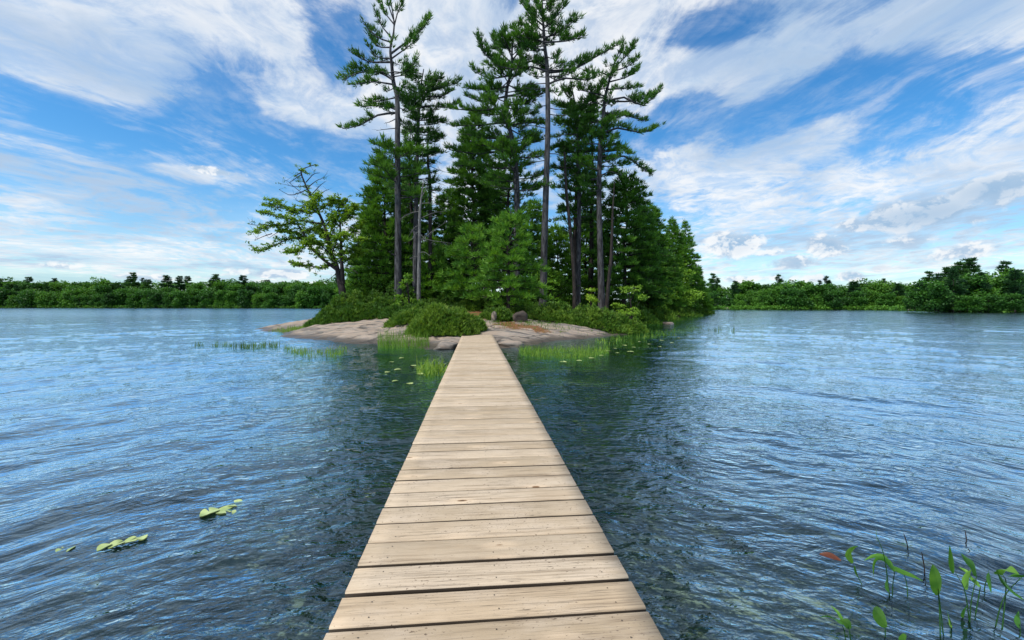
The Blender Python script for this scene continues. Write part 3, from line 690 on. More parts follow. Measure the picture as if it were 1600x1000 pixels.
skinny('leaning_trunk', 'short dark trunk leaning right beside the wind-swept pine', 28, [(960,285,1),(957,340,3.5),(955,400,5),(951,440,5.5),(946,495,6.5)], 'darkbark', [(400,975,394),(420,966,410)], 8)

def filler(name, label, px, ytop, Y, R, leaf, z0f=.12, prof=1.0, dens=8.5, tuft=.30, K=8, seed=1, tint=.5, droop=.1, step=.46, cnt=6, up=.3, spread=.85, bark='darkbark'):
    rnd.seed(seed*13+1); top = P(px, ytop, Y); gx, gy = top.x, Y; z0 = gz(gx, gy)-.1; H = top.z-z0; bp = Vector((gx, gy, z0))
    root = empty(name, bp); tag(root, label, 'tree'); wd = Wood(); lf = Leaves()
    wob = [Vector((0, 0, 0))]+[Vector((rnd.gauss(0, .12), rnd.gauss(0, .12), H*i/6)) for i in range(1, 7)]
    cc = curve([bp+q for q in wob], 14); wd.tube(cc, [(.014*H+.02)*(1-i/13.5)+.012 for i in range(14)], 8)
    h = H*z0f
    while h < H*.985:
        f = (h-H*z0f)/(H*(1-z0f)); Rh = R*((1-f)**prof)*(1 if f > .12 else .6+.4*f/.12)+.12
        a0 = rnd.uniform(0, 6); n = cnt if Rh > .7 else 4
        for k in range(n):
            az = a0+2*PI*k/n+rnd.uniform(-.35, .35); l = Rh*rnd.uniform(.6, 1.18); i = h/H*13; kk = min(int(i), 12); p = cc[kk].lerp(cc[kk+1], i-kk)
            hd = Vector((math.cos(az), math.sin(az), 0)); rise = (.35*f-droop)*l
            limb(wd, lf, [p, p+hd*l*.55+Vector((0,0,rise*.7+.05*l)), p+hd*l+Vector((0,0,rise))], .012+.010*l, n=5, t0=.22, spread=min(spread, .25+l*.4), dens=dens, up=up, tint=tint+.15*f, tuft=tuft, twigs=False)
        h += step*rnd.uniform(.75, 1.25)*(1 if f < .7 else .7)
    lf.add(cc[-1], Vector((0,0,1)), tuft*1.4, .5)
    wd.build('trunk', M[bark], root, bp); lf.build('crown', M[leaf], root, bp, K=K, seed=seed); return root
FL = [ # px, ytop, Y, R, leaf, seed, label, kwargs
 (603,252,31,2.7,'pine',11,'bushy pine filling in behind the bare-topped pine trunk',dict(prof=.6)),
 (586,322,34,2.6,'hemlock',12,'low dense conifer at the left edge of the grove',dict(prof=.7,z0f=.06)),
 (638,268,36,2.6,'pine',13,'dark conifer behind the slender dark pine',dict(prof=.7)),
 (702,296,37,2.8,'hemlock',14,'dense conifer behind the thin twiggy dead tree',dict(prof=.7,z0f=.16)),
 (740,172,35,3.0,'pine',15,'tall bushy conifer left of the many-tiered pine',dict(prof=.75,z0f=.2)),
 (772,262,40,3.0,'pine',16,'dark conifer deep behind the many-tiered pine',dict(prof=.7,z0f=.16)),
 (794,330,23,2.15,'hemlock',17,'fresh green hemlock nearest the end of the boardwalk',dict(prof=.55,z0f=.14,tint=.46,dens=10,tuft=.22,K=9)),
 (737,352,26,2.1,'hemlock',18,'feathery young hemlock left of the boardwalk end',dict(prof=.6,z0f=.2,tint=.42,tuft=.24,dens=9)),
 (832,312,41,2.8,'hemlock',19,'dense conifer behind the tallest trunk',dict(prof=.6,z0f=.1)),
 (870,352,38,2.7,'hemlock',20,'dark hemlock between the tallest pine and narrow pine',dict(prof=.6,z0f=.1,tint=.42)),
 (915,330,43,2.8,'pine',21,'dark conifer behind the wind-swept pine',dict(prof=.6)),
 (976,272,33,3.3,'pine',22,'broad dark conifer right of the wind-swept pine',dict(prof=.62,tint=.38,z0f=.16,spread=.9)),
 (1012,318,43,3.4,'pine',23,'spreading pine with limbs reaching right over the water',dict(prof=.6,tint=.45)),
 (1052,342,60,3.6,'pine',24,'pointed conifer near the right tip of the island',dict(prof=.85,tuft=.34)),
 (1072,346,65,3.4,'hemlock',25,'spiky narrow spruce at the right tip of the island',dict(prof=1.0,z0f=.05,tuft=.36,step=.6,dens=6,tint=.45)),
 (1089,420,68,2.6,'hemlock',26,'small dark conifer furthest right on the island',dict(prof=.9,z0f=.03,tuft=.40,dens=7)),
 (1030,372,54,3.0,'hemlock',27,'mid-green conifer between the pointed conifer and spreading pine',dict(prof=.8,tuft=.34,z0f=.06)),
 (898,178,34,2.0,'pine',40,'narrow dark conifer tight behind the narrow pine',dict(prof=.5,z0f=.42,dens=5.5,step=.75,cnt=5)),
 (926,160,35,1.9,'pine',41,'dark conifer tight behind the wind-swept pine',dict(prof=.5,z0f=.45,dens=5,step=.85,cnt=4)),
 (796,214,33,2.5,'pine',42,'dense conifer just behind the many-tiered pine trunk',dict(prof=.6,z0f=.34,dens=6,step=.65,cnt=5)),
 (640,196,34,1.9,'pine',43,'dark conifer between the two left pines',dict(prof=.6,z0f=.4,dens=5,step=.85,cnt=4)),
 (560,405,36,1.9,'hemlock',28,'small dark conifer behind the leafy oak trunk',dict(prof=.8,z0f=.05)),
 (672,372,31,1.9,'hemlock',29,'young conifer under the thin twiggy dead tree',dict(prof=.7,z0f=.2,tint=.55)),
]
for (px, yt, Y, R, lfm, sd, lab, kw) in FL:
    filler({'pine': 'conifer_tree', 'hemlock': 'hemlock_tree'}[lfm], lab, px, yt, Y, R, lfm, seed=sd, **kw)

# ------------------------------------------------------------------ broadleaf trees
def broad(name, label, px, ytop, Y, R, leaf='broad', seed=1, lobes=26, per=26, size=.2, z0f=.12, tint=.5, group=None):
    rnd.seed(seed*7+3); top = P(px, ytop, Y); z0 = gz(top.x, Y)-.1; H = top.z-z0; bp = Vector((top.x, Y, z0))
    root = empty(name, bp); tag(root, label, 'tree', group); wd = Wood(); lf = Leaves()
    ax = curve([bp, bp+Vector((.1, .1, H*.4)), bp+Vector((-.1, 0, H*.93))], 8); wd.tube(ax, [(.015*H+.02)*(1-i/8.5)+.01 for i in range(8)], 8)
    for k in range(lobes):
        f = rnd.uniform(z0f, 1); az = rnd.uniform(0, 2*PI); rad = R*math.sqrt(rnd.random())*math.sin(PI*min(1, .18+f*.78))**.7
        c = bp+Vector((math.cos(az)*rad, math.sin(az)*rad, H*f*.97)); i = max(0, f-.22)*7; kk = min(int(i), 6); s = ax[kk].lerp(ax[kk+1], i-kk)
        wd.tube(curve([s, s.lerp(c, .5)+Vector((0,0,-.1)), c], 5), [.035, .03, .022, .014, .006], 4)
        lr = R*rnd.uniform(.22, .40)
        for q in range(per):
            v = Vector((rnd.gauss(0,1), rnd.gauss(0,1), rnd.gauss(0,1))).normalized()*lr*rnd.uniform(.5, 1)**.5; v.z *= .55
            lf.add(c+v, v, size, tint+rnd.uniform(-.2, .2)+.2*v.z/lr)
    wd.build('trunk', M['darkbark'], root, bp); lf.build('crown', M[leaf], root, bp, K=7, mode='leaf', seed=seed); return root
broad('broadleaf_tree', 'light green leafy tree low behind the right-hand pine trunks', 925, 352, 46, 2.8, seed=31, tint=.75, size=.26)
broad('broadleaf_tree', 'bright leafy tree overhanging the right bank of the island', 1008, 392, 44, 3.0, seed=32, tint=.72, lobes=40, size=.26, z0f=.03)
broad('broadleaf_tree', 'leafy tree on the far right bank below the pointed conifer', 1050, 408, 56, 3.3, seed=33, tint=.6, lobes=40, size=.32, z0f=.02)
broad('sapling', 'bright yellow-green sapling beside the right-hand trunks', 922, 449, 24, .75, 'oak', seed=34, tint=.95, lobes=9, per=14, size=.12, z0f=.1)
broad('sapling', 'leafy sapling between the left pine trunks', 636, 428, 23, .7, 'broad', seed=35, tint=.7, lobes=12, per=14, size=.12, z0f=.1)
broad('broadleaf_tree', 'low leafy tree in the shade behind the boardwalk end', 860, 420, 31, 2.0, seed=36, tint=.5, size=.2, z0f=.03, lobes=30)
broad('broadleaf_tree', 'shady leafy tree behind the pale dead trunk', 700, 410, 40, 2.6, seed=37, tint=.55, size=.24, z0f=.03, lobes=34)
broad('broadleaf_tree', 'leafy tree behind the left bushes with yellowish leaves', 585, 425, 29, 1.7, seed=38, tint=.55, size=.17, z0f=.03, lobes=34)
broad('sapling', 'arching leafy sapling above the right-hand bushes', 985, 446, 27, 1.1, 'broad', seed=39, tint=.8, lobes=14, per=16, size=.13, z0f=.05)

def oak():
    rnd.seed(77); Y = 27.0; tr = [(536,500,17),(533,445,14)]
    bp = P(536,498,Y); bp.z = gz(bp.x, bp.y)-.1
    root = empty('oak_tree', bp); tag(root, 'spreading leafy tree with forked dark trunk and bare broken top at the left shore', 'tree')
    wd = Wood(); lf = Leaves(); ppm = F/Y
    def br(pts, w0, w1, dy=0, n=10):
        p = [P(a, b, Y+dy*i/(len(pts)-1)) for i, (a, b) in enumerate(pts)]
        if pts[0][1] > 490: p[0].z = bp.z
        c = curve(p, n); wd.tube(c, [(w0+(w1-w0)*i/(n-1))/ppm/2 for i in range(n)], 7); return c
    B = []
    br([(539,500),(535,455),(531,440)], 12, 10)
    B.append((br([(531,444),(526,415),(518,398),(513,375)], 8, 5, .3), .9))
    B.append((br([(536,444),(534,410),(533,380),(531,345)], 7, 2.5, -.3), .5))
    B.append((br([(527,422),(505,405),(483,384),(478,375)], 5, 3.5, .2), .9))
    B.append((br([(513,377),(508,355),(497,330),(488,310),(478,290),(470,268),(478,262),(494,257)], 5, .8, 0, 16), .4))
    L = [([(513,377),(520,350),(530,335)],3,-.8),([(478,376),(462,372),(440,378),(415,390),(395,389)],3,.5),([(480,378),(465,350),(440,352),(420,352),(400,362)],3,-.6),
         ([(497,332),(470,330),(440,325),(412,318)],2.5,.6),([(505,350),(470,345),(435,338),(400,330)],2.5,-.9),([(488,310),(460,330),(425,312)],2,.9),
         ([(508,355),(530,325),(538,312)],2.5,.5),([(531,350),(548,335),(556,318)],2,-.5),([(533,380),(552,360),(562,350)],2.5,.8),([(533,400),(550,390),(566,372)],2.5,-.8),([(534,412),(552,400),(568,395)],2.5,.5),
         ([(519,400),(500,382),(482,372)],2.5,-1.2),([(525,412),(505,418),(480,415),(455,412)],2.5,.3),([(513,377),(495,360),(470,362)],3,1.2),([(478,376),(465,392),(448,394)],2,-1),
         ([(497,330),(515,318),(528,312)],2.2,0),([(500,338),(488,320),(500,305)],2,-1),([(513,375),(505,365),(498,350)],2,1.6),([(531,345),(540,330),(545,340)],2,1.2),([(518,398),(528,372),(540,368)],2.5,-1.4),([(478,375),(455,362),(435,362)],2.2,0)]
    for pts, w0, dy in L: B.append((br(pts, w0, .8, dy, 9), 1.0))
    # bare upper twigs
    for (a, b, c, d, e, f_) in [(478,290,462,292,445,288),(480,296,455,305,436,296),(472,272,460,280,452,286),(488,310,470,300,448,282),(486,305,500,290,508,284),(482,292,495,282,506,278),(478,285,490,272,500,270),(490,315,505,300,514,296),
                                (415,350,402,352,388,350),(425,365,410,370,398,376),(420,352,404,356,392,364),(532,420,520,432,505,442),(540,418,552,422,560,428),(455,365,440,360,420,372),(470,270,462,275,468,282),(495,325,480,322,462,312)]:
        pts = [(a, b), (c, d), (e, f_)]; c_ = br(pts, 1.6, .5, rnd.uniform(-.7, .7), 6)
        for q in range(5):
            s = c_[rnd.randint(2, 5)]; e_ = s+Vector((rnd.uniform(-.4,.4), rnd.uniform(-.4,.4), rnd.uniform(-.05,.45))); wd.tube([s, e_], [.010, .004], 3)
            if rnd.random() < .3: lf.add(e_, (0,0,1), .11, .3)
    for c, dn in B:
        n = len(c); st = 0 if dn < 1 else 2
        cnt = int(62*dn)
        for q in range(cnt):
            t = (rnd.random()**.75)*(n-1) if dn == 1 else rnd.uniform(.35, 1)*(n-1)
            if dn == 1: t = max(t, 1.5)
            k = min(int(t), n-2); p = c[k].lerp(c[k+1], t-k)
            d = Vector((rnd.gauss(0,1), rnd.gauss(0,1), rnd.gauss(.15,.45))); d.normalize(); l = rnd.uniform(.15, .62); e_ = p+d*l
            wd.tube([p, e_], [.012, .005], 3); ti = rnd.uniform(.3, .8)
            for j in range(3):
                s = p.lerp(e_, .35+.65*rnd.random()); lf.add(s, (0,0,1), .13, ti+.08)
    wd.build('trunk', M['darkbark'], root, bp); lf.build('crown', M['oak'], root, bp, K=7, mode='leaf', seed=4)
oak()

# ------------------------------------------------------------------ shrubs
def shrub(label, cx, cy, rx, ry, h, seed, tint=.5, leaf='juniper', n=900, size=.13, name='shrub', K=8):
    rnd.seed(seed*17); z0 = gz(cx, cy); root = empty(name, (cx, cy, z0-.05)); tag(root, label, 'shrub', 'bushes on the island shore'); lf = Leaves(); wd = Wood()
    for k in range(26):
        a = rnd.uniform(0, 2*PI); rr = math.sqrt(rnd.random())*.75; e = Vector((cx+math.cos(a)*rr*rx, cy+math.sin(a)*rr*ry, z0+h*(1-rr*rr)*.8)); s = Vector((cx+math.cos(a)*rr*rx*.35, cy+math.sin(a)*rr*ry*.35, z0-.05))
        wd.tube([s, s.lerp(e, .5)+Vector((0,0,.03)), e], [.014, .01, .005], 4)
    for k in range(n):
        a = rnd.uniform(0, 2*PI); rr = math.sqrt(rnd.random()); x = cx+math.cos(a)*rr*rx; y = cy+math.sin(a)*rr*ry
        bump = .72+.55*mnoise.noise(Vector((x*1.3, y*1.3, seed))); top = h*(1-rr**2.6)*bump+.06; gzz = gz(x, y) if n < 500 else z0+(gz_lin(cx, cy, x, y))
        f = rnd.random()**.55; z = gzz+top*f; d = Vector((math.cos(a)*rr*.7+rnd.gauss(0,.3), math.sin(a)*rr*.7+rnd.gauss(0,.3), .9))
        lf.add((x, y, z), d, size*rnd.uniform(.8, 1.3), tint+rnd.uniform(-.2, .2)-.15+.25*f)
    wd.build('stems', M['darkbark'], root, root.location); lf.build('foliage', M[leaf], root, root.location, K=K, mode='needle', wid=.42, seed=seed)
_gc = {}
def gz_lin(cx, cy, x, y):
    k = (round(x*2), round(y*2))
    if k not in _gc: _gc[k] = gz(k[0]/2, k[1]/2)
    return _gc[k]-gz0(cx, cy)
def gz0(cx, cy):
    k = ('c', cx, cy)
    if k not in _gc: _gc[k] = gz(cx, cy)
    return _gc[k]
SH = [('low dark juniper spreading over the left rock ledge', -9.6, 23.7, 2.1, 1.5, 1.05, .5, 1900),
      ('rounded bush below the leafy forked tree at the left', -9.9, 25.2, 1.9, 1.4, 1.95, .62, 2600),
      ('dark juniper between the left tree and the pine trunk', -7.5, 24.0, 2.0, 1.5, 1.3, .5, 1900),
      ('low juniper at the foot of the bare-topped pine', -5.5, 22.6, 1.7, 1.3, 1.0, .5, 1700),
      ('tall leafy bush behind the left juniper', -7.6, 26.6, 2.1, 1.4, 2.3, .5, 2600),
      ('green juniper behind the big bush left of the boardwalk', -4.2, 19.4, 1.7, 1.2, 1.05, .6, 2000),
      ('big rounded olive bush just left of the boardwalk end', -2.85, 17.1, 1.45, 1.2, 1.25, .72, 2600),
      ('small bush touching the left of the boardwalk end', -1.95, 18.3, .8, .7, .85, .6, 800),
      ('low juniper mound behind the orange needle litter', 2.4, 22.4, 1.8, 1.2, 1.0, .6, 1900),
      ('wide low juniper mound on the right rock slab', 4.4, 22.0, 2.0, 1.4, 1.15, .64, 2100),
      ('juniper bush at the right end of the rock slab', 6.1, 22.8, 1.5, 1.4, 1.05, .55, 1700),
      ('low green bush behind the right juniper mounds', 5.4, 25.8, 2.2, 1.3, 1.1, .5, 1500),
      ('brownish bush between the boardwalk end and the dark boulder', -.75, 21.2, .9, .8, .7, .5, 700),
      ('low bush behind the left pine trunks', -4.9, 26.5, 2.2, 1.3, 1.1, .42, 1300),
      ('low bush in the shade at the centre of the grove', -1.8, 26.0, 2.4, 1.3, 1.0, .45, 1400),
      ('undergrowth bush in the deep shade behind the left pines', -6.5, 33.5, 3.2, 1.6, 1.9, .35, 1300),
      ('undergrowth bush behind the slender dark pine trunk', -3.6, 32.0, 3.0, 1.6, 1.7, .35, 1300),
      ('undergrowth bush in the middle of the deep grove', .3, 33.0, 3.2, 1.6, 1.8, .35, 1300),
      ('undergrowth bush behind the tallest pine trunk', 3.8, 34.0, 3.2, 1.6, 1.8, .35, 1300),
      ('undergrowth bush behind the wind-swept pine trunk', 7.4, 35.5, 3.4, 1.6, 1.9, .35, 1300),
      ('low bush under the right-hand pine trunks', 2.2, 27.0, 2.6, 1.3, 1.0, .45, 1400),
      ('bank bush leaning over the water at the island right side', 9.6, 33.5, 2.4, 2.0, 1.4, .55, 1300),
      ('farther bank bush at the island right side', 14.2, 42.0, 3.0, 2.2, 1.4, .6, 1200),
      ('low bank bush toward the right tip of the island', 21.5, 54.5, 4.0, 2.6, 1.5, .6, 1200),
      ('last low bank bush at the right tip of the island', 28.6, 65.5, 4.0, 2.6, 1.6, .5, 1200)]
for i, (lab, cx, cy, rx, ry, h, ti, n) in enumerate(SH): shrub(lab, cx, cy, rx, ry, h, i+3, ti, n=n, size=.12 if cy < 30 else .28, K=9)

# ------------------------------------------------------------------ rocks
def boulder(label, x, y, z, sx, sy, sz, seed, name='boulder', mat='rock', n=3):
    r = np.random.default_rng(seed); import bmesh
    bm = bmesh.new(); bmesh.ops.create_icosphere(bm, subdivisions=4, radius=1)
    planes = [Vector(r.normal(size=3)).normalized() for _ in range(9)]; ds = r.uniform(.62, .95, 9)
    for v in bm.verts:
        for pl, dd in zip(planes, ds):
            k = v.co.dot(pl)-dd
            if k > 0: v.co -= pl*k*.85
        nn = mnoise.noise(v.co*2.2+Vector((seed, 0, 0)))*.12+mnoise.noise(v.co*6+Vector((0, seed, 0)))*.04
        v.co *= 1+nn; v.co = Vector((v.co.x*sx, v.co.y*sy, v.co.z*sz))
    me = bpy.data.meshes.new(name); bm.to_mesh(me); bm.free(); me.materials.append(M[mat])
    for p in me.polygons: p.use_smooth = True
    o = bpy.data.objects.new(name, me); COL.objects.link(o); o.location = (x, y, z); o.rotation_euler = (0, 0, r.uniform(0, 3)); tag(o, label, 'rock'); return o
def bz(x, y, d): return gz(x, y)+d
boulder('dark upright boulder under the hemlock at the end of the boardwalk', .42, 20.6, bz(.42,20.6,.15), .46, .35, .42, 3, mat='darkrock')
boulder('pale narrow standing stone left of the dark boulder', -.88, 20.4, bz(-.88,20.4,.18), .14, .14, .34, 4)
boulder('pale round boulder below the bare-topped pine', -5.55, 20.9, bz(-5.55,20.9,.12), .26, .24, .30, 5)
boulder('small rounded stone at the left corner of the boardwalk end', -1.62, 17.35, .25, .32, .2, .17, 6)
boulder('low flat granite ledge at the waterline left of the boardwalk end', -2.15, 14.55, .0, .85, .5, .26, 7, 'rock_ledge')
boulder('flat pinkish rock slab just above the water at the island right side', 12.2, 32.5, .02, 1.6, .42, .16, 8, 'rock_ledge')
p = W(1423,486); boulder('small white rock on the headland shore', p.x, p.y-.3, .25, 1.0, .7, .55, 9)
p = W(1134,483.7); boulder('tiny pale rock on the distant right shore', p.x, p.y-.5, .2, 1.1, .7, .5, 10)
boulder('low rock at the right of the boardwalk end by the water', -.05, 14.9, .02, .6, .5, .2, 12, 'rock_ledge')

# ------------------------------------------------------------------ reeds, grass, water plants
def blades(name, label, spots, hmin, hmax, wid, seed, lean=.25, cat='reeds', mat='reed', tint=(.3, .9), arch=.5):
    r = np.random.default_rng(seed); V = []; Fc = []; T = []
    for (x, y, z) in spots:
        h = r.uniform(hmin, hmax); a = r.uniform(0, 2*PI); ln = r.uniform(0, lean)*h; fa = r.uniform(0, PI); w_ = wid*r.uniform(.6, 1.2); b = len(V); n = 4
        for i in range(n+1):
            t = i/n; off = ln*t*t; zz = z+h*t*(1-arch*.35*t*t*(ln/h/.3 if h else 0)); ww = w_*(1-t**2.2)*.5+.0006
            cx, cy = x+math.cos(a)*off, y+math.sin(a)*off
            V += [(cx-math.cos(fa)*ww, cy-math.sin(fa)*ww, zz), (cx+math.cos(fa)*ww, cy+math.sin(fa)*ww, zz)]
        ti = r.uniform(*tint)
        for i in range(n): Fc.append((b+2*i, b+2*i+1, b+2*i+3, b+2*i+2)); T.append(ti)
    o = mesh_np(name, np.array(V), np.array(Fc), M[mat], tint=T); tag(o, label, cat, kind='stuff')
def region(n, f, seed):
    r = random.Random(seed); out = []
    while len(out) < n:
        p = f(r)
        if p: out.append(p)
    return out
def rb(r):      # right bed
    y = r.uniform(545, 560); x = r.uniform(812, 952); p = W(x, y)
    e = ((x-880)/72)**2+((y-548)/11)**2
    return (p.x, p.y, -.15) if e < 1+.3*r.random() and mnoise.noise(Vector((p.x*2, p.y*1.2, 0))) > -.28 else None
blades('reeds', 'bright yellow-green reed bed in the shallows right of the boardwalk end', region(2300, rb, 1), .12, .44, .016, 1, lean=.7)
def rb2(r):
    x = r.uniform(930, 1010); y = r.uniform(524, 538); p = W(x, y); return (p.x, p.y, -.1) if mnoise.noise(Vector((p.x*1.5, p.y*1.2, 3))) > .02 else None
blades('reeds', 'sparse olive reeds at the right end of the rock slab', region(260, rb2, 2), .1, .3, .016, 2)
def lb(r):
    x = r.uniform(586, 668); y = r.uniform(536, 547); p = W(x, y); p.y += .3; return (p.x, p.y, max(-.1, gz(p.x, p.y)-.05)) if ((x-628)/42)**2 < 1 else None
blades('reeds', 'tall thin green reeds between the left rock slab and the big bush', region(1100, lb, 3), .2, .6, .011, 3, lean=.45, tint=(.15, .6))
def sb(r):
    a = r.uniform(0, 2*PI); q = math.sqrt(r.random()); x = 674+q*24*math.cos(a); y = 580+q*9*math.sin(a); p = W(x, y); return (p.x, p.y, -.08)
blades('reeds', 'small arching clump of green reeds in dark water left of the boardwalk', region(190, sb, 4), .24, .46, .024, 4, lean=.95, tint=(.4, .95))
def cl(centres, sx, sy):
    def f(r):
        cx, cy = r.choice(centres); p = W(cx+r.gauss(0, sx), cy+r.gauss(0, sy)); return (p.x, p.y, -.06)
    return f
blades('reeds', 'dark row of short reeds in open water left of the rock slab', region(330, cl([(310,540),(338,540),(352,541),(366,542),(385,543),(395,541),(400,544),(412,541),(425,542),(378,542),(432,540)], 4, 1.0), 5), .16, .34, .014, 5, lean=.5, tint=(.0, .45))
blades('reeds', 'pale green reeds in the ripples before the left rock slab', region(420, cl([(450,545),(470,552),(485,556),(500,552),(515,549),(528,552),(535,546),(520,556),(478,548),(460,549)], 5, 1.6), 6), .12, .27, .014, 6, lean=.6, tint=(.3, .9))
blades('reeds', 'few thin reeds in open water right of the island', region(46, cl([(1118,517),(1124,518),(1128,516),(1145,519),(1108,516),(1140,517)], 1.6, .5), 7), .2, .5, .020, 7, lean=.5, tint=(.0, .4))
blades('reeds', 'low reeds in the shallows beside the flat pinkish slab', region(420, cl([(1010,517),(1030,520),(1050,519),(1070,516),(1040,524),(1020,527),(1085,512)], 9, 1.5), 8), .1, .26, .02, 8, lean=.5, tint=(.2, .7))
def sg(r):
    x = r.uniform(-13.4, -9.6); y = r.uniform(21.8, 24); return (x, y, gz(x, y)-.02) if ((x+11.6)/1.9)**2+((y-23)/.9)**2 < 1 else None
blades('grass', 'low grass growing between the two left rock slabs', region(900, sg, 9), .08, .24, .012, 9, cat='grass')
def lg(r):
    x = r.gauss(.7, 1.6); y = r.gauss(20.3, .8); return (x, y, gz(x, y)-.02) if mnoise.noise(Vector((x*1.4, y*1.4, 8))) > -.1 else None
blades('grass', 'thin grass and low growth on the orange needle litter behind the boardwalk', region(1300, lg, 10), .06, .22, .014, 10, cat='grass', tint=(.0, .6))

def pad(label, px, py, r, seed, grp, rz=None, flat=.012):
    p = W(px, py); rr = random.Random(seed); n = 26; V = [(0, 0, .0)]; notch = .18
    for i in range(n+1):
        a = notch+(2*PI-2*notch)*i/n; q = r*(1+.05*math.sin(a*3+seed)+.03*rr.uniform(-1, 1)); V.append((math.cos(a)*q, math.sin(a)*q*.92, .004+.006*math.sin(a*2+seed)))
    f = [(0, i, i+1) for i in range(1, n+1)]
    nb = len(V); V2 = V+[(x, y, z-.006) for x, y, z in V]; f2 = f+[(nb, nb+i+1, nb+i) for i in range(1, n+1)]
    o = mesh_np('lily_pad', np.array(V2), np.array(f2), M['lily'], smooth=True); o.location = (p.x, p.y, flat); o.rotation_euler = (rr.uniform(-.04, .04), rr.uniform(-.04, .04), rr.uniform(0, 6) if rz is None else rz)
    tag(o, label, 'lily pad', grp); return o
G1 = 'lily pads floating near the left foreground'
pad('leftmost small lily pad alone in the left foreground water', 102, 858, .045, 1, G1, flat=-.004)
for i, (x, y, r, l) in enumerate([(163,853,.06,'left end pad of the slanting string of lily pads'),(182,849,.07,'second pad from the left in the slanting string of lily pads'),(203,844,.065,'third pad from the left in the slanting string of lily pads'),(222,839,.05,'right end pad of the slanting string of lily pads')]): pad(l, x, y, r*.58, i+4, G1, flat=-.004)
for i, (x, y, r, l) in enumerate([(327,799,.085,'left pad of the bright lily pad cluster'),(352,797,.085,'middle pad of the bright lily pad cluster'),(368,787,.08,'rear right pad of the bright lily pad cluster'),(374,799,.07,'front right pad of the bright lily pad cluster')]): pad(l, x, y, r*.75, i+14, G1, flat=-.003)
G2 = 'small lily pads in dark water left of the boardwalk'
src = pad('one of the small lily pads scattered in dark water left of the boardwalk', 640, 600, .07, 30, G2)
for (x, y) in [(622,578),(655,585),(612,566),(645,572),(628,560),(618,596),(606,582)]:
    p = W(x, y); dup(src, (p.x, p.y, .012), rnd.uniform(0, 6), rnd.uniform(.7, 1.2))
G3 = 'small lily pads in the water right of the reed bed'
src = pad('one of the small lily pads scattered in water right of the reed bed', 960, 545, .09, 40, G3); 
for (x, y) in [(940,556),(925,560),(975,540),(990,543),(1000,534),(1015,538),(1035,532),(1050,536),(965,552),(985,550),(905,564),(1060,528),(1030,542),(1075,524),(950,549),(880,566)]:
    p = W(x, y); dup(src, (p.x, p.y, .012), rnd.uniform(0, 6), rnd.uniform(.7, 1.3))

def wplant(label, Y, stems, leaves, seed):
    """stems: list of picture polylines (first point at the water); leaves: (polyline along the midrib, width m)"""
    rr = random.Random(seed); Y = 975.0/(stems[0][0][1]-HY); b = P(*stems[0][0], Y); root = empty('water_plant', (b.x, Y, 0)); tag(root, label, 'water plant', 'water plants standing in the right foreground'); org = Vector((b.x, Y, 0))
    for s in stems:
        wd = Wood(); pts = [P(a, c, Y+rr.uniform(-.03, .03)) for a, c in s]
        pts[0] = pts[0]+Vector((0, 0, -.10)); cc = curve(pts, 10); wd.tube(cc, [.0030-.0016*i/9 for i in range(10)], 6); wd.build('stem', M['pickerel'], root, org)
    for (ml, w_) in leaves:
        dy = rr.uniform(-.05, .05); pts = [P(a, c, Y+dy*i) for i, (a, c) in enumerate(ml)]; n = 12; cc = curve(pts, n); V = []; Fc = []; T = []; ti = rr.uniform(.35, .95)
        sd0 = Vector((rr.uniform(-.6, .6), 1, rr.uniform(-.3, .3)))
        for i, p in enumerate(cc):
            t = i/(n-1); T_ = (cc[min(i+1, n-1)]-cc[max(i-1, 0)]).normalized(); sd = (Vector((T_.z, sd0.x*.5, -T_.x))); sd = (sd-T_*sd.dot(T_)).normalized()
            ww = w_*.5*(math.sin(PI*min(1, (t*.97+.03)**.68))**.9)+.0006; nr = T_.cross(sd)
            V += [p-sd*ww+nr*ww*.35, p, p+sd*ww+nr*ww*.35]
        for i in range(n-1):
            for k in (0, 1): Fc.append((3*i+k, 3*i+k+1, 3*i+k+4, 3*i+k+3)); T.append(ti+.1*k)
        V = np.array([tuple(v-org) for v in V]); mesh_np('leaf', V, np.array(Fc), M['pickerel'], root, smooth=True, tint=T)
wplant('water plant with one curled upright leaf, leftmost in the right foreground', 2.55, [[(1364,917),(1342,904),(1334,882)]], [([(1333,880),(1327,868),(1332,858),(1341,853)],.034),([(1335,884),(1338,894),(1341,903)],.016)], 1)
wplant('arching water plant with long drooping leaves and tall bare stalk', 2.42, [[(1393,934),(1395,915),(1398,893)],[(1421,942),(1417,915),(1412,896)],[(1391,910),(1382,872),(1371,840)]],
       [([(1398,893),(1386,876),(1372,874),(1366,884),(1365,900)],.026),([(1398,893),(1384,872),(1366,869),(1350,876)],.022),([(1392,885),(1408,893),(1426,900),(1442,908)],.022),([(1386,905),(1388,915),(1390,926)],.05),([(1371,845),(1370,836),(1369,826)],.010)], 2)
wplant('upright spear-leaved water plant in the middle of the right foreground', 2.2, [[(1470,988),(1468,955),(1466,926)],[(1477,990),(1470,955),(1466,920)]], [([(1466,930),(1465,910),(1461,895),(1457,882)],.052)], 3)
wplant('tall two-stemmed water plant with crossing green leaves', 2.25, [[(1517,962),(1508,925),(1493,895)],[(1514,985),(1517,945),(1526,900)],[(1514,985),(1530,928),(1532,915)]],
       [([(1490,896),(1488,882),(1486,868),(1484,852)],.024),([(1526,900),(1522,885),(1512,876),(1501,864)],.036),([(1531,917),(1520,903),(1512,894),(1498,886)],.024),([(1511,922),(1513,905),(1518,890)],.052),([(1506,965),(1508,955),(1512,945)],.03)], 4)
wplant('short dark pointed leaf plant left of the two-stemmed plant', 2.1, [[(1489,982),(1486,975),(1482,965)]], [([(1488,980),(1484,968),(1480,952)],.02)], 5)
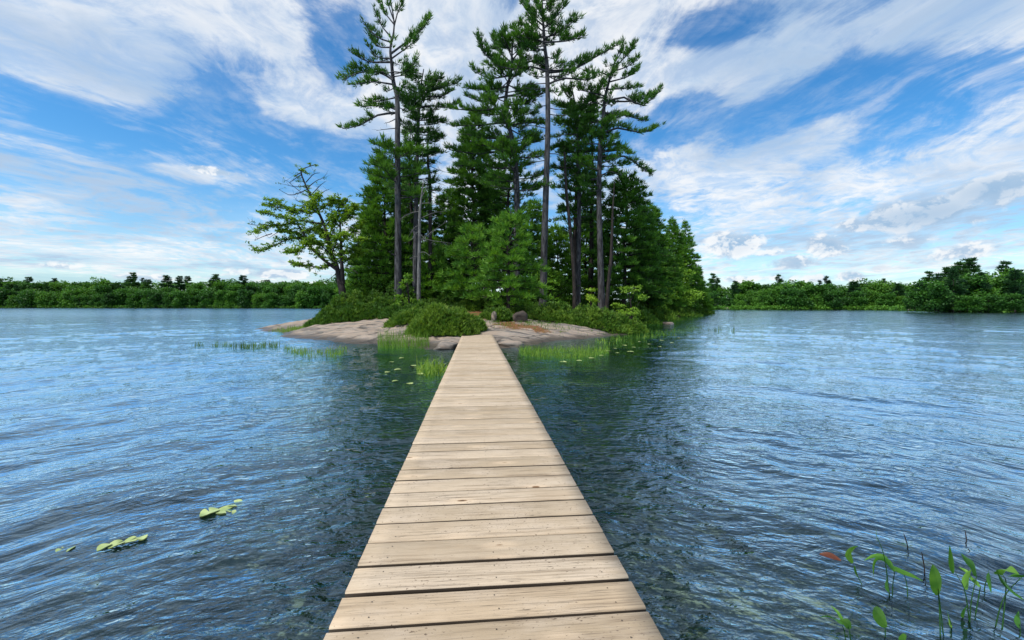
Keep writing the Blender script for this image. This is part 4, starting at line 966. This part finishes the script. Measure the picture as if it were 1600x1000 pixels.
wplant('small thin water plant with hanging leaf near the right edge', 2.3, [[(1535,930),(1539,915),(1546,902)]], [([(1546,896),(1547,910),(1549,927)],.026),([(1546,902),(1545,896),(1546,890)],.01)], 6)
wplant('large dark-leaved water plant at the right edge of the picture', 2.2, [[(1550,970),(1568,935),(1598,900)],[(1566,950),(1572,915),(1568,900)]],
       [([(1566,898),(1572,890),(1582,892),(1592,897)],.04),([(1560,896),(1570,908),(1582,922),(1600,938)],.05),([(1578,900),(1592,902),(1612,900)],.04),([(1556,893),(1562,896),(1568,899)],.03)], 7)
wplant('small spear leaf standing at the far right edge', 2.05, [[(1594,990),(1594,982),(1593,976)]], [([(1593,982),(1592,970),(1592,955)],.034)], 8)
wplant('low water plant with pale bent leaves at the bottom edge', 1.98, [[(1324,1005),(1320,990),(1316,978)],[(1331,1005),(1328,990),(1322,974)]], [([(1316,976),(1305,968),(1292,964),(1280,965)],.026),([(1330,982),(1324,974),(1312,968)],.034),([(1320,975),(1310,958),(1298,946)],.012)], 9)
wplant('pale half-sunken leaf at the bottom edge', 2.05, [[(1384,990),(1383,984),(1382,978)]], [([(1386,980),(1378,966),(1370,956),(1365,950)],.058)], 10)
wplant('yellowish leaf tip at the bottom edge below the arching plant', 1.95, [[(1414,1006),(1413,1000),(1411,996)]], [([(1414,1002),(1412,996),(1410,990)],.04)], 11)
def twigs():
    for i, (a, b, c, d) in enumerate([(1412,833,1418,860),(1440,862,1441,900),(1508,828,1505,850)]):
        Y = W(c, d).y; wd = Wood(); A = P(c, d, Y); B_ = P(a, b, Y); A.z = -.08; r0 = empty('reed_stalk', (A.x, Y, 0)); 
        tag(r0, ['short thin stalk left behind the right foreground plants','crooked thin stalk right of the arching plant','small farthest stalk behind the right foreground plants'][i], 'water plant')
        wd.tube(curve([A, A.lerp(B_, .5)+Vector((.015, 0, 0)), B_], 8), [.003]*7+[.001], 5); wd.build('stalk', M['darkbark'], r0, r0.location)
twigs()
def fallen():
    p = W(1297, 879); V = []; n = 12
    for i in range(n+1):
        t = i/n; wd_ = .022*math.sin(PI*min(1, t*.9+.06))+.001; V += [(t*.10-.05, -wd_, .012+.012*math.sin(t*3)), (t*.10-.05, 0, .004+.012*math.sin(t*3)), (t*.10-.05, wd_, .014+.012*math.sin(t*3))]
    f = [(3*i+k, 3*i+3+k, 3*i+4+k, 3*i+1+k) for i in range(n) for k in (0, 1)]
    o = mesh_np('fallen_leaf', np.array(V), np.array(f), M['fallen'], smooth=True); o.location = (p.x, p.y, .02); o.rotation_euler = (.25, .1, -.5); tag(o, 'single rust-brown leaf floating left of the right foreground plants', 'leaf')
fallen()

# ------------------------------------------------------------------ far woods
def far_broad(name, seed, H, R, n=32, per=36, size=.75):
    rnd.seed(seed); root = empty(name); wd = Wood(); lf = Leaves()
    wd.tube([(0,0,-.5), (.1,0,H*.35), (0,.1,H*.8)], [.22, .17, .05], 6)
    for k in range(n):
        f = rnd.uniform(.05, .95); az = rnd.uniform(0, 2*PI); rad = R*rnd.uniform(.35, .9)*math.sin(PI*min(1, .2+f*.7))**.6; c = Vector((math.cos(az)*rad, math.sin(az)*rad, H*f*.9)); lr = R*rnd.uniform(.28, .48)
        for q in range(per):
            v = Vector((rnd.gauss(0,1), rnd.gauss(0,1), rnd.gauss(.25,1))).normalized()*lr*rnd.uniform(.75, 1.0); v.z *= .75
            lf.add(c+v, v, size, .45+rnd.uniform(-.12, .12)+.25*v.z/lr)
    wd.build('trunk', M['darkbark'], root, (0,0,0)); lf.build('crown', M['far'], root, (0,0,0), K=4, mode='leaf3', seed=seed); return root
def far_pine(name, seed, H, R, prof=.7, z0f=.2):
    rnd.seed(seed); root = empty(name); wd = Wood(); lf = Leaves(); wd.tube([(0,0,-.5), (.1,0,H*.5), (0,0,H)], [.25, .17, .04], 6); h = H*z0f
    while h < H:
        f = (h-H*z0f)/(H*(1-z0f)); Rh = R*(1-f)**prof+.35; n = 5
        if rnd.random() > .04:
            for k in range(n):
                az = rnd.uniform(0, 2*PI); l = Rh*rnd.uniform(.45, 1.25); d = Vector((math.cos(az), math.sin(az), .12)); e = Vector((0,0,h))+d*l; wd.tube([(0,0,h), e], [.05, .02], 3)
                for q in range(max(5, int(l*11))): s = Vector((0,0,h)).lerp(e, rnd.uniform(.25, 1)); lf.add(s+Vector((rnd.gauss(0,.25), rnd.gauss(0,.25), rnd.gauss(.1,.12))), (d.x, d.y, .6), .62, .4+.3*rnd.random())
        h += rnd.uniform(.6, 1.0)
    wd.build('trunk', M['darkbark'], root, (0,0,0)); lf.build('crown', M['farpine'], root, (0,0,0), K=7, wid=.4, seed=seed); return root
def woods():
    bs = [far_broad('broadleaf_tree', s, 9.5, r) for s, r in ((1, 3.9), (2, 4.4), (3, 3.6), (4, 4.8))]
    ps = [far_pine('pine_tree', s, 12, r, p) for s, r, p in ((5, 2.6, .85), (6, 3.0, .7), (7, 2.3, 1.0))]
    used = set()
    def put(src, x, y, z, s, lab, grp):
        if src.name in used: o = dup(src, (x, y, z), rnd.uniform(0, 6), s, label=lab, group=grp, category='tree')
        else: used.add(src.name); o = src; o.location = (x, y, z); o.rotation_euler = (0, 0, rnd.uniform(0, 6)); o.scale = s; tag(o, lab, 'tree', grp)
        return o
    rnd.seed(55)
    def row(linep, step, back, zbase, smin, smax, lab, grp, srcs, jit=1.5, x0=-1e9, x1=1e9, hs=1.0):
        acc = 0; last = None
        for (x, y) in linep:
            if last is None: last = (x, y)
            acc += math.hypot(x-last[0], y-last[1]); last = (x, y)
        tot = acc; n = int(tot/step); pts = np.array(linep); seg = np.concatenate([[0], np.cumsum(np.hypot(*np.diff(pts, axis=0).T))])
        for i in range(n):
            s = (i+.5+rnd.uniform(-.3, .3))*step; x = float(np.interp(s, seg, pts[:, 0])); y = float(np.interp(s, seg, pts[:, 1]))
            px = x/y*F+CX
            if px < x0 or px > x1: continue
            d = Vector((x, y)).normalized(); b = back+rnd.uniform(-jit, jit); q = Vector((x, y))+d*b; sc = rnd.uniform(smin, smax)
            put(rnd.choice(srcs), q.x, q.y, zbase+rnd.uniform(-.3, .3), (sc*rnd.uniform(.9, 1.15), sc*rnd.uniform(.9, 1.15), sc*hs*rnd.uniform(.9, 1.1)), lab, grp)
    gl = 'trees of the woods on the far left shore'; gr_ = 'trees of the woods on the far right shore'; gh = 'trees on the right headland'
    row(LEFT, 6.2, 4, .1, .62, .98, 'rounded green tree in the front row of woods on the far left shore', gl, bs, x1=640, jit=3)
    row(LEFT, 6.4, 14, .8, .78, 1.12, 'green tree in the second row of woods on the far left shore', gl, bs*3+ps[:1], x1=640, jit=3)
    row(LEFT, 7.5, 34, 3.4, 1.0, 1.2, 'green tree in the rear rows of woods on the far left shore', gl, bs*2+ps[1:2], x1=640)
    row(LEFT, 9.5, 72, 4.6, .72, 1.08, 'dark pine along the skyline of the far left woods', gl, ps, jit=8, x1=600)
    row(RIGHT, 5.0, 3, .1, .40, .70, 'rounded green tree in the front row of woods on the far right shore', gr_, bs, x0=1040)
    row(RIGHT, 5.2, 10, .5, .55, .84, 'green tree in the second row of woods on the far right shore', gr_, bs*2+ps[:2], x0=1040)
    row(RIGHT, 6.0, 24, 1.8, .70, .88, 'green tree in the rear rows of woods on the far right shore', gr_, bs, x0=1040)
    row(RIGHT, 13, 34, 2.2, .60, .78, 'dark pine along the skyline of the far right woods', gr_, ps, x0=1060)
    # headland: each with its own height
    for (px, yt, Y, sc, src, lab) in [(1441,440,84,.7,ps[1],'dark slanting pine at the left edge of the headland'),(1452,426,88,1,ps[0],'second pine from the left edge of the headland'),(1482,418,90,1,ps[1],'flat-topped dark pine on the headland'),
            (1499,412,90,1,ps[0],'full pine beside the tallest headland pine'),(1514,404,91,1,ps[1],'tallest pine on the headland, with a tufted head'),(1572,411,94,1,ps[0],'broad pine towards the right edge of the headland'),
            (1541,430,96,1,ps[2],'small pine behind the leafy headland trees'),(1592,420,92,1,ps[2],'pine at the right edge of the picture'),
            (1466,426,81,1,ps[2],'pointed pine in front of the dark slanting headland pines'),(1489,420,80,1,ps[0],'front pine below the flat-topped headland pine'),(1532,424,81,1,ps[2],'pointed pine right of the tallest headland pine'),(1586,420,80,1,ps[2],'front pine at the right end of the headland'),
            (1430,455,83,.8,bs[0],'low rounded tree at the left tip of the headland'),(1462,438,80,1,bs[1],'light green tree in front of the dark headland pines'),(1478,430,84,1,bs[2],'leafy tree below the flat-topped headland pine'),
            (1500,426,82,1,bs[3],'leafy tree below the tallest headland pine'),(1527,430,82,1,bs[0],'bright leafy tree right of the tallest headland pine'),(1550,424,86,1,bs[1],'rounded leafy tree mid headland'),
            (1575,426,82,1,bs[2],'leafy tree below the broad headland pine'),(1598,420,86,1,bs[3],'leafy tree at the right picture edge'),(1512,462,76,1,bs[1],'low leafy tree on the headland waterline'),
            (1545,460,77,1,bs[3],'low dark tree on the headland waterline by the right'),(1580,458,76,1,bs[0],'low leafy tree at the water near the right edge')]:
        x = (px-CX)/F*Y; z = EYE+(HY-yt)/F*Y; base = .5; h0 = 12 if src in ps else 9.5; s = (z-base)/h0
        put(src, x, Y, base, ((max(s*1.1, .55),)*2+(s,)) if src in ps else (max(s*.95, .42), max(s*.95, .42), s), lab, gh)
    for px in (1640, 1680, 1730, 1790):
        Y = 90; put(bs[px % 4], (px-CX)/F*Y, Y, .5, (1, 1, 1), 'leafy tree on the headland beyond the right picture edge', gh)
    for k, (px, py, Y, lab) in enumerate([(1281,441,140,'lone dark pine rising above the far right woods'),(1350,447,150,'thin open-crowned tree above the far right woods')]):
        z = EYE+(HY-py)/F*Y; s = z/12; put(ps[k], (px-CX)/F*Y, Y, .3, (s*.8, s*.8, s), lab, gr_)
    # unbroken canopy of the woods deeper inland
    r = random.Random(9)
    for lab, ln, x0, x1, back, hmax, n in (('unbroken green canopy of the woods behind the far left shore', LEFT, -420, 700, 62, 14.2, 11000), ('unbroken green canopy of the woods behind the far right shore', RIGHT, 1030, 1480, 34, 7.6, 3600)):
        lf = Leaves(); pts = [p for p in ln if x0 < p[0]/p[1]*F+CX < x1]
        for q in range(n):
            k = r.uniform(0, len(pts)-1.001); i = int(k); x = pts[i][0]+(pts[i+1][0]-pts[i][0])*(k-i); y = pts[i][1]+(pts[i+1][1]-pts[i][1])*(k-i)
            d = Vector((x, y)).normalized(); e = Vector((x, y))+d*(back+r.uniform(-9, 9)); top = hmax*(.93+.09*mnoise.noise(Vector((e.x*.05, 1, 2)))+.09*abs(mnoise.noise(Vector((e.x*.19, 5, 2)))))
            lf.add((e.x, e.y, top*(1-.75*r.random()**1.6)), (0,0,1), .95, r.uniform(.3, .8))
        o = lf.build('woods', M['far'], None, (0,0,0), K=4, mode='leaf3', seed=18); tag(o, lab, 'woods', kind='stuff')
    # low shoreline growth
    r = random.Random(5)
    for nm, lab, ln, x0, x1 in (('bushes', 'low scrub along the waterline of the far left woods', LEFT, -400, 640), ('bushes', 'low scrub and marsh grass along the far right waterline', RIGHT, 1040, 1460), ('bushes', 'low scrub along the headland waterline', HEAD, 1410, 1900)):
        lf = Leaves()
        for (x, y) in ln:
            px = x/y*F+CX
            if px < x0 or px > x1: continue
            for q in range(60):
                d = Vector((x, y)).normalized(); e = Vector((x, y))+d*r.uniform(.2, 3)+Vector((r.uniform(-5, 5), 0)); lf.add((e.x, e.y, r.uniform(.1, 1.1)), (0,0,1), .55, r.uniform(.4, .9))
        o = lf.build(nm, M['far'], None, (0,0,0), K=4, mode='leaf', seed=8); tag(o, lab, 'bushes', kind='stuff')
woods()
